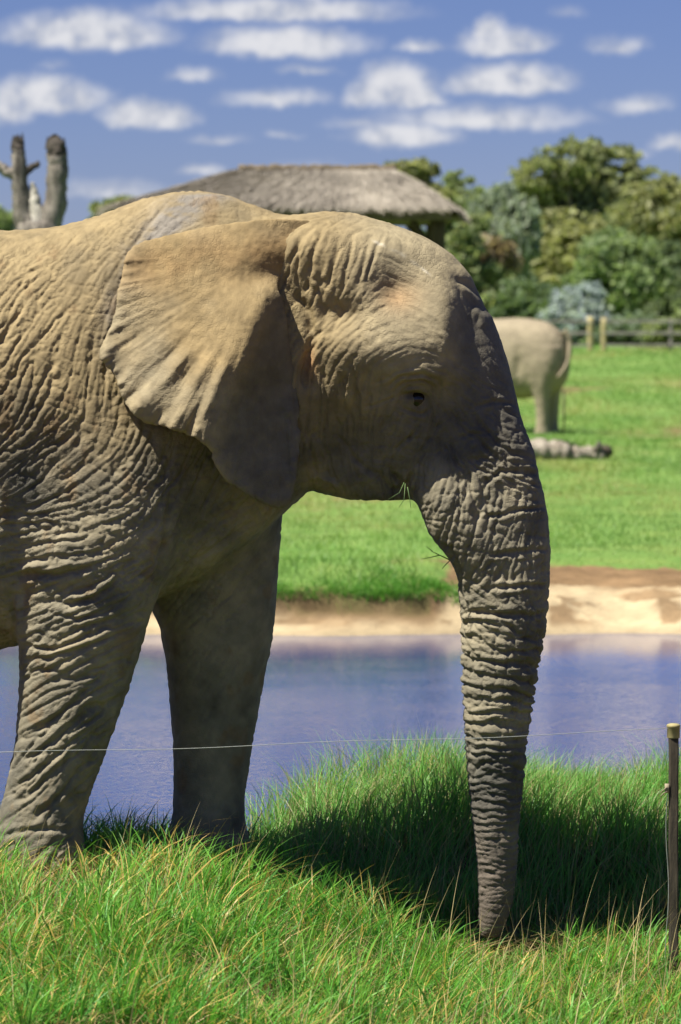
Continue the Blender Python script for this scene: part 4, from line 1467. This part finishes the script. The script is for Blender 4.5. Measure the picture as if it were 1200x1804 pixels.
def build_shelter():
    y = 70.0
    f = y / F_PX
    ex0, ex1 = (215 - 600) * f, (790 - 600) * f            # eaves
    rx0, rx1 = (430 - 600) * f, (690 - 600) * f            # ridge
    ze, zr = CAMZ + (600 - 372) * f, CAMZ + (600 - 302) * f
    dep = (ex1 - ex0) * .32
    cx = (ex0 + ex1) / 2
    g0 = gz(cx, y)
    root = empty('thatched_shelter', (cx, y, g0))
    tag(root, 'open timber shelter with grey thatched hip roof beyond the elephant', 'shelter')
    O = np.array([cx, y, g0])
    A = [np.array(p) - O for p in [(ex0, y - dep, ze), (ex1, y - dep, ze), (ex1, y + dep, ze), (ex0, y + dep, ze)]]
    R0, R1 = np.array([rx0, y, zr]) - O, np.array([rx1, y, zr]) - O
    roof = empty('roof', (0, 0, 0))
    roof.parent = root
    # solid under-layer
    down = np.array([0, 0, -.22])
    V = A + [R0, R1] + [a + down for a in A]
    mesh_np('under_thatch', V, [np.array([[0, 1, 5, 4], [2, 3, 4, 5], [0, 6, 7, 1], [1, 7, 8, 2], [2, 8, 9, 3], [3, 9, 6, 0], [6, 9, 8, 7]]), np.array([[1, 2, 5], [3, 0, 4]])], M_THATCH_BASE, roof, False)
    # straw laid in courses down every slope
    base, dirs, hh, cc, ww = [], [], [], [], []
    slopes = [(A[0], A[1], R0, R1), (A[2], A[3], R1, R0), (A[1], A[2], R1, R1), (A[3], A[0], R0, R0)]
    for (e0, e1, r0, r1) in slopes:
        n = 21000 if r0 is not r1 else 12000
        s = rng.random(n)
        course = np.floor(rng.random(n) * 9) / 9
        k = np.clip(course + .16 * rng.random(n), 0, 1)
        pe, pr = e0 + (e1 - e0) * s[:, None], r0 + (r1 - r0) * s[:, None]
        p = pe + (pr - pe) * k[:, None]
        nrm = np.cross(e1 - e0, (r0 + r1) / 2 - (e0 + e1) / 2)
        nrm /= np.linalg.norm(nrm)
        if nrm[2] < 0:
            nrm = -nrm
        d = pe - pr
        d /= np.linalg.norm(d, axis=1)[:, None]
        base.append(p + nrm * (.02 + .05 * rng.random(n))[:, None])
        dirs.append(d + rng.normal(size=(n, 3)) * .05 + nrm * .01)
        hh.append(.28 + .25 * rng.random(n))
        band = .5 + .5 * np.sin(course * 9 * 1.3) * .25
        g = (.88 + .26 * rng.random(n)) * (.85 + .3 * band) * (1 + .6 * fbm(p[:, 0] * 1.2, p[:, 2] * 3, p[:, 1]))
        cc.append(np.array([.315, .28, .235])[None] * g[:, None])
        ww.append(.010 + .010 * rng.random(n))
    base, dirs, hh, cc, ww = map(np.concatenate, (base, dirs, hh, cc, ww))
    n = len(base)
    side = np.cross(dirs, rng.normal(size=(n, 3)) * .4 + np.array([0, 0, 1.0]))
    side /= np.linalg.norm(side, axis=1)[:, None]
    a, b = base, base + dirs * hh[:, None]
    w = ww[:, None] / 2
    V = np.stack([a - side * w, a + side * w, b + side * w * .5, b - side * w * .5], 1).reshape(-1, 3)
    q = np.arange(n * 4).reshape(n, 4)
    o = mesh_np('straw', V, q, M_THATCH, roof, False, np.repeat(cc, 4, 0))
    tag(o, kind='stuff')
    # ridge roll
    mb = MB()
    k = np.linspace(-.03, 1.03, 40)[:, None]
    mb.tube(R0 + (R1 - R0) * k + np.array([0, 0, .03]) + rng.normal(size=(40, 3)) * .012, .085 + .02 * rng.random(40), 9, .12)
    mb.build('ridge_roll', mat_plain('ridge_thatch', (.10, .08, .055), (.22, .175, .12), 5, .95, .8, 20, .05), roof, True)
    px0, px1 = ((330 - 600) * f - cx), ((766 - 600) * f - cx)
    zt = ze - g0 - .1
    for sx in (px0, px1):
        for sy in (-dep * .72, dep * .72):
            mb = MB()
            k = np.linspace(-.4, zt + .1, 12)
            mb.tube(np.stack([sx + .02 * np.sin(k * 2), sy + 0 * k, k], 1), .145, 12, .03)
            mb.build('post', M_TIMBER, root, True)
            mb = MB()
            sgn = -1 if sx > 0 else 1
            mb.tube([(sx, sy, zt - .75), (sx + sgn * .5, sy, zt - .05)], .06, 8)
            mb.build('brace', M_TIMBER, root, True)
    for sy in (-dep * .72, dep * .72):
        mb = MB()
        mb.tube([(px0 - .4, sy, zt), (px1 + .35, sy, zt)], .09, 8)
        mb.build('beam', M_TIMBER, root, True)


build_shelter()

# ------------------------------------------------------------------ dead tree, log, field fence
M_DEAD = mat_plain('bleached_wood', (.07, .06, .05), (.30, .265, .22), 3.2, .85, .8, 18, .03, stretch=(4, 4, .7))
M_DEADK = mat_plain('charred_wood', (.03, .025, .02), (.10, .085, .07), 5, .9, .6, 20, .03)


def build_dead_tree():
    y = 46.0
    r = np.array([(70 - 600) / F_PX * y, y, 0])
    r[2] = gz(r[0], y)
    root = empty('dead_tree', r)
    tag(root, 'bare grey dead tree with two broken upright limbs behind the elephant', 'tree')
    P = lambda u, v, dy=0.0: at(u, v, y + dy) - r
    px = y / F_PX

    def limb(name, pts, rad, mat=M_DEAD, par=root):
        pts = [P(*p) for p in pts]
        k = np.linspace(0, 1, len(pts))
        kk = np.linspace(0, 1, 24)
        Q = np.stack([np.interp(kk, k, [p[c] for p in pts]) for c in range(3)], 1)
        for c in range(3):
            Q[1:-1, c] = (Q[:-2, c] + 2 * Q[1:-1, c] + Q[2:, c]) / 4
        mb = MB()
        mb.tube(Q + rng.normal(size=Q.shape) * .006, np.interp(kk, k, np.asarray(rad) * px), 14, .045)
        return mb.build(name, mat, par, True)

    limb('trunk', [(62, 905), (66, 700), (68, 520), (70, 440), (66, 400)], [62, 52, 46, 42, 34])
    a = limb('limb', [(60, 420), (44, 390), (37, 350), (34, 300), (32, 262)], [26, 20, 15.5, 14, 11])
    limb('branch', [(38, 318), (20, 306), (-5, 292), (-40, 284)], [11, 10, 9, 7], M_DEAD, a)
    limb('branch', [(40, 308), (52, 298), (68, 288)], [8, 6.5, 5], M_DEADK, a)
    limb('broken_end', [(32, 266), (31.5, 252), (31, 243)], [11.5, 10, 6], M_DEADK, a)
    b = limb('limb', [(74, 420), (92, 385), (100, 345), (102, 300), (100, 268)], [30, 22, 19, 19, 18])
    limb('broken_end', [(100, 272), (99, 254), (97, 244)], [17.5, 15.5, 9], M_DEADK, b)
    for par, u, v, n in ((a, 31, 246, 4), (b, 98, 246, 6)):
        for i in range(n):
            mb = MB()
            du = (i - (n - 1) / 2) * (5 if n == 4 else 5.5)
            p0, p1 = P(u + du, v + 14 + 3 * rng.random()), P(u + du * 1.05 + rng.normal(), v - 2 - 11 * rng.random())
            mb.tube([p0, (p0 + p1) / 2, p1], np.array([5.0, 3.6, .6]) * px, 6, .1)
            mb.build('splinter', M_DEADK, par, False)
    limb('split_wood', [(68, 430), (66, 395), (61, 355), (57, 320)], [26, 20, 12, 3], mat_plain('split_wood', (.36, .33, .27), (.58, .54, .46), 5, .85, .8, 20, .03, stretch=(4, 4, .7)))


def build_log():
    y = 64.5
    c = at(1010, 792, y)
    zg = gz(c[0], y)
    root = empty('fallen_log', (c[0], y, zg))
    tag(root, 'pale weathered log lying in the meadow beside the far elephant', 'log')
    px = y / F_PX
    mb = MB()
    us = np.array([-130, -60, -20, 0, 20, 40, 52])
    rd = np.array([20, 21, 19, 14, 12, 13, 15]) * px
    kk = np.linspace(0, 1, 40)
    uu = np.interp(kk, np.linspace(0, 1, 7), us) * px
    rr = np.interp(kk, np.linspace(0, 1, 7), rd)
    mb.tube(np.stack([uu, .25 * kk - .1, rr * .85 - .02 + .03 * np.sin(kk * 11)], 1), rr * (1 + .3 * rng.normal(size=40) * .5), 14, .13)
    mb.build('stem', mat_plain('log_bark', (.20, .165, .125), (.50, .44, .36), 3, .9, .9, 14, .05, stretch=(.7, 3, 3)), root, True)
    mb = MB()
    mb.tube(np.array([(50, .16, 10), (60, .2, 15), (66, .24, 18)]) * np.array([px, 1, px]), np.array([13, 12, 9]) * px, 12, .08)
    mb.build('cut_end', mat_plain('log_end', (.03, .025, .02), (.09, .07, .05), 8, .9, .8, 20, .04), root, True)
    mb = MB()
    mb.tube(np.array([(40, .05, 12), (46, -.02, 26), (44, -.05, 32)]) * np.array([px, 1, px]), np.array([8, 6, 3]) * px, 9, .06)
    mb.build('knot', M_DEAD, root, True)
    # small stake beside the far elephant's leg
    y2 = 79.0
    b = at(993, 757, y2)
    z0 = gz(b[0], y2)
    st = empty('stake', (b[0], y2, z0))
    tag(st, 'thin dark stake in the grass just behind the far elephant', 'stake')
    mb = MB()
    h = at(0, 690, y2)[2] - z0
    mb.tube([(0, 0, -.1), (.01, 0, h * .5), (.0, 0, h)], .02, 8)
    mb.build('rod', M_POST, st, True)
    mb = MB()
    mb.tube([(0, 0, h - .01), (0, 0, h + .03)], .028, 8)
    mb.build('tip', M_POST, st, True)


M_POLE = mat_plain('yellow_pole', (.34, .28, .13), (.44, .37, .19), 5, .8, .3, 20, .01)
M_RAIL = mat_plain('rail_dark', (.20, .18, .16), (.33, .30, .27), 3, .85, .4, 14, .02)


def build_fence():
    y = 141.0
    f = y / F_PX
    x0 = (1063 - 600) * f
    root = empty('rail_fence', (x0, y, gz(x0, y)))
    tag(root, 'dark three-rail field fence with pale yellow posts along the trees', 'fence')
    zg = gz(x0, y)

    def zat(v):
        return at(0, v, y)[2] - zg
    posts = [(1040, 558, 640, 5.6, True), (1064, 560, 640, 5.2, False)]
    step = 118
    posts += [(1064 + step * k, 562, 622, 3.2, False) for k in range(1, 5)] + [(1040 - step * k, 562, 622, 3.2, False) for k in range(1, 8)]
    for (u, va, vb, r, banded) in posts:
        x = (u - 600) * f - x0
        g = gz(x + x0, y) - zg
        mb = MB()
        z = np.linspace(g - .3, zat(va), 7)
        mb.tube(np.stack([x + 0 * z, 0 * z, z], 1), r * f, 10, .03)
        pm = M_POLE if r > 5 else M_RAIL
        po = mb.build('post', pm, root, True)
        if banded:
            for vb2 in (569, 588, 607, 626):
                mb = MB()
                mb.tube([(x, 0, zat(vb2) - .02), (x, 0, zat(vb2) + .02)], r * f * 1.12, 10)
                mb.build('band', M_RAIL, po, True)
    for v, hgt in ((566, 4.2), (586, 5.0), (608, 4.4)):
        for ua, ub in ((1062, 1640), (200, 1036)):
            for k in range(4):
                xa, xb = (ua + (ub - ua) * k / 4 - 600) * f - x0, (ua + (ub - ua) * (k + 1) / 4 - 600) * f - x0
                mb = MB()
                mb.box(((xa + xb) / 2, -.07 + .012 * (k % 2), zat(v) + .01 * rng.normal()), (abs(xb - xa) + .1, .05, hgt * f))
                mb.build('rail', M_RAIL, root, False)


build_dead_tree()
build_log()
build_fence()

# ------------------------------------------------------------------ trees and shrubs
M_LEAF = mat_leaf('tree_leaf', .5, .5, .25)
M_BARK = mat_plain('bark', (.10, .08, .06), (.24, .20, .16), 2, .9, .6, 8, .05, stretch=(2, 2, .5))


def build_tree(name, label, cat, y, u, v_top, v_bot, half_w, c1, c2, lobes, leaf=.30, n=9000, trunk=True, droop=0.0, group=None, seed=0, upright=False):
    """lobes: (u offset, v centre, half-width, half-height) of the foliage masses in photo pixels at distance y"""
    r = np.random.default_rng(100 + seed)
    f = y / F_PX
    x = (u - 600) * f
    zg = gz(x, y)
    root = empty(name, (x, y, zg))
    tag(root, label, cat, group)
    cen = np.array([[du * f, r.normal() * half_w * f * .3, CAMZ - (v - 600) * f - zg] for du, v, a, b in lobes])
    siz = np.array([[a * f, (a + 10) * f * .9, b * f] for du, v, a, b in lobes])
    # limbs
    if trunk:
        mb = MB()
        ztop = max(cen[:, 2].min() * .9, .5)
        k = np.linspace(-.3, 1, 9)
        tr = np.stack([.15 * np.sin(k * 3 + seed), 0 * k, ztop * k], 1)
        R = max(.12, half_w * f * .075)
        mb.tube(tr, np.interp(k, [-.3, 0, 1], [R * 1.5, R, R * .6]), 10, .04)
        for c in cen:
            s = tr[-1] * (.55 + .4 * r.random())
            mid = (s + c) / 2 + np.array([0, 0, -.1]) * abs(c[0])
            mb.tube(np.array([s, mid * .5 + (s + c) / 4, c]), [R * .5, R * .32, R * .1], 6, .04)
        mb.build('trunk', M_BARK, root, True)
    # small leaf clumps inside every lobe, themselves gathered in sprays
    vol = (siz[:, 0] * siz[:, 2])
    cnt = (n * vol / vol.sum()).astype(int) + 20
    Pn, Cn = [], []
    for i in range(len(cen)):
        m = max(10, cnt[i] // 32)
        d = r.normal(size=(m, 3))
        d /= np.linalg.norm(d, axis=1)[:, None]
        rad = r.random(m) ** .33
        rad = .3 + .8 * rad
        sp = cen[i] + d * rad[:, None] * siz[i]
        shade = .8 + .4 * r.random(m)
        for j in range(m):
            kq = cnt[i] // m + 1
            spr = siz[i].min() * (.10 + .26 * r.random() ** 1.5)
            q = sp[j] + r.normal(size=(kq, 3)) * spr * np.array([1.5, 1.5, .75]) * .75
            if droop:
                q[:, 2] -= droop * f * 10 * r.random(kq) ** 1.5
            Pn.append(q)
            cf = r.random(kq)[:, None]
            Cn.append((np.array(c1) * (1 - cf) + np.array(c2) * cf) * shade[j])
    P, C = np.concatenate(Pn), np.concatenate(Cn)
    k = P[:, 2] > .05
    P, C = P[k], C[k]
    n2 = len(P)
    ax1 = r.normal(size=(n2, 3))
    if upright or droop:
        ax1[:, 2] *= 2.5
    ax1 /= np.linalg.norm(ax1, axis=1)[:, None]
    ax2 = np.cross(ax1, r.normal(size=(n2, 3)))
    ax2 /= np.linalg.norm(ax2, axis=1)[:, None] + 1e-9
    L = (leaf * 1.25 * (.6 + .8 * r.random(n2)))[:, None]
    W = L * .42
    V = np.stack([P - ax1 * L / 2, P + ax2 * W / 2, P + ax1 * L / 2, P - ax2 * W / 2], 1).reshape(-1, 3)
    mesh_np('crown', V, np.arange(n2 * 4).reshape(n2, 4), M_LEAF, root, False, np.repeat(C, 4, 0))
    return root


OLIVE1, OLIVE2 = (0.221, 0.254, 0.129), (0.369, 0.389, 0.204)
YEL1, YEL2 = (0.25, 0.273, 0.125), (0.413, 0.412, 0.189)
DEEP1, DEEP2 = (0.15, 0.206, 0.114), (0.257, 0.315, 0.167)
MID1, MID2 = (0.191, 0.266, 0.125), (0.324, 0.404, 0.196)
BLUE1, BLUE2 = (0.25, 0.306, 0.233), (0.406, 0.456, 0.353)
GREY1, GREY2 = (0.308, 0.368, 0.404), (0.5, 0.56, 0.596)
RUST1, RUST2 = (0.32, 0.26, 0.176), (0.452, 0.362, 0.248)


def build_trees():
    G = 'trees and shrubs along the far fence'
    build_tree('eucalyptus_tree', 'tallest eucalyptus with broad layered olive crown, rising above all others', 'tree', 205, 1015, 255, 600, 130, OLIVE1, OLIVE2,
               [(-70, 312, 44, 26), (-20, 286, 44, 26), (30, 270, 34, 20), (-90, 345, 40, 28), (-30, 335, 50, 34), (20, 320, 46, 34), (80, 282, 36, 22), (112, 300, 26, 16), (50, 350, 60, 36), (-50, 390, 60, 40), (20, 410, 60, 44), (90, 350, 44, 30)], .40, 15000, seed=1, group=G)
    build_tree('gum_tree', 'olive brown gum tree at the far end of the fence, beside the tallest eucalyptus', 'tree', 195, 1165, 315, 600, 90, OLIVE1, YEL2,
               [(-20, 345, 40, 26), (30, 330, 44, 24), (60, 360, 46, 36), (-40, 385, 44, 30), (10, 400, 56, 44), (70, 430, 50, 50), (-30, 440, 44, 30)], .38, 9000, seed=2, group=G)
    build_tree('acacia_tree', 'yellowish green bushy tree in the middle of the tree line', 'tree', 185, 1000, 375, 610, 80, YEL1, YEL2,
               [(-20, 400, 44, 28), (30, 410, 40, 26), (-40, 440, 40, 34), (10, 450, 54, 40), (50, 460, 36, 30), (-10, 500, 50, 34), (40, 510, 36, 30)], .34, 9000, seed=3, group=G)
    build_tree('willow_tree', 'blue-grey weeping tree beside the shelter roof', 'tree', 172, 885, 330, 600, 60, BLUE1, BLUE2,
               [(0, 352, 34, 24), (-22, 380, 34, 30), (22, 378, 34, 32), (-30, 420, 30, 36), (8, 420, 40, 40), (36, 420, 22, 40), (0, 470, 36, 30)], .36, 9000, droop=1.6, seed=4, group=G, upright=True)
    build_tree('brown_shrub', 'rusty brown thinning shrub under the blue-grey weeping tree', 'shrub', 168, 862, 420, 600, 45, RUST1, RUST2,
               [(-10, 450, 30, 30), (14, 480, 30, 34), (-16, 510, 30, 30), (24, 440, 20, 24)], .32, 3600, seed=5, group=G)
    build_tree('dark_bush', 'dark green bush low behind the far elephant', 'shrub', 160, 940, 490, 612, 46, DEEP1, MID1,
               [(-20, 520, 34, 30), (20, 540, 36, 34), (-34, 560, 34, 30), (0, 575, 40, 26)], .28, 5000, seed=6, group=G)
    build_tree('round_green_tree', 'rounded bright green tree above the fence rails', 'tree', 158, 1085, 408, 612, 75, MID1, MID2,
               [(0, 432, 40, 26), (-30, 460, 40, 34), (30, 455, 40, 34), (-44, 500, 38, 34), (4, 500, 50, 40), (50, 495, 36, 36), (-20, 540, 50, 26)], .28, 10000, seed=7, group=G)
    build_tree('dark_evergreen', 'very dark evergreen beside the rounded bright green tree', 'tree', 162, 1160, 430, 612, 56, DEEP1, DEEP2,
               [(-14, 470, 30, 34), (20, 462, 36, 30), (-10, 520, 40, 40), (36, 520, 36, 44), (0, 565, 50, 30)], .28, 8000, seed=8, group=G)
    build_tree('silver_shrub', 'pale silvery blue shrub standing at the fence posts', 'shrub', 150, 1018, 505, 612, 48, GREY1, GREY2,
               [(-12, 530, 30, 22), (20, 522, 28, 22), (-20, 560, 34, 26), (18, 560, 36, 28), (0, 588, 44, 20)], .24, 5200, seed=9, group=G)
    build_tree('low_green_shrub', 'low yellowish green shrub growing through the fence rails', 'shrub', 146, 1185, 545, 618, 44, YEL1, MID2,
               [(-20, 585, 30, 22), (14, 572, 36, 28), (44, 575, 34, 30)], .22, 3600, seed=10, group=G)
    build_tree('hedge_shrub', 'mid green shrub behind the rails between posts and silver shrub', 'shrub', 149, 1110, 555, 618, 46, MID1, BLUE1,
               [(-30, 585, 34, 22), (10, 580, 36, 24), (44, 588, 30, 20), (-60, 590, 26, 18)], .22, 3600, seed=11, group=G)
    build_tree('umbrella_tree', 'olive tree with flat layered crown right above the shelter ridge', 'tree', 178, 728, 284, 600, 60, OLIVE1, YEL2,
               [(-14, 302, 34, 14), (18, 296, 28, 13), (-36, 312, 18, 10), (0, 330, 30, 16), (30, 350, 34, 20)], .34, 4200, seed=12, group=G)
    build_tree('small_crown_tree', 'small round-crowned tree between the shelter and the weeping tree', 'tree', 180, 808, 302, 600, 46, OLIVE1, MID2,
               [(0, 318, 26, 15), (-20, 340, 26, 18), (30, 350, 34, 20), (6, 375, 46, 26), (20, 420, 44, 34), (-20, 440, 40, 40), (20, 480, 40, 40)], .34, 7000, seed=13, group=G)
    build_tree('spreading_tree', 'distant light green tree top peeping over the elephant back', 'tree', 160, 205, 346, 600, 50, MID1, YEL2,
               [(10, 358, 26, 10), (-22, 370, 26, 11), (24, 372, 28, 12), (0, 400, 44, 24)], .32, 4200, seed=14, group=G)
    build_tree('leafy_tree', 'dark green leafy tree crown showing just behind the dead tree', 'tree', 165, -5, 366, 600, 50, DEEP2, MID2,
               [(-10, 386, 30, 18), (14, 394, 20, 16), (-20, 420, 44, 30), (24, 425, 30, 24)], .32, 4200, seed=15, group=G)
    build_tree('scrub_bush', 'olive scrub between the shelter post and the elephant head', 'shrub', 166, 830, 380, 606, 40, MID1, OLIVE2,
               [(0, 410, 26, 26), (-16, 450, 34, 36), (14, 490, 36, 36), (0, 540, 44, 34), (30, 570, 40, 28)], .32, 5200, seed=16, group=G)
    build_tree('tall_gum', 'grey-green gum far back between weeping tree and tallest eucalyptus', 'tree', 228, 925, 345, 600, 90, OLIVE1, BLUE1,
               [(-50, 400, 44, 30), (0, 372, 40, 24), (40, 390, 44, 34), (-30, 440, 60, 40), (30, 450, 60, 44), (-60, 500, 60, 44), (10, 510, 70, 50), (60, 520, 60, 50), (0, 560, 90, 40)], .42, 12000, seed=17, group=G)
    build_tree('broad_gum', 'broad olive gum far back behind the rounded bright green tree', 'tree', 232, 1110, 360, 600, 110, OLIVE1, MID2,
               [(-70, 420, 50, 36), (-10, 400, 54, 34), (50, 400, 54, 36), (100, 420, 44, 40), (-50, 470, 70, 50), (30, 480, 80, 54), (100, 490, 60, 54), (-20, 550, 100, 44), (80, 555, 70, 44)], .42, 14000, seed=18, group=G)


build_trees()
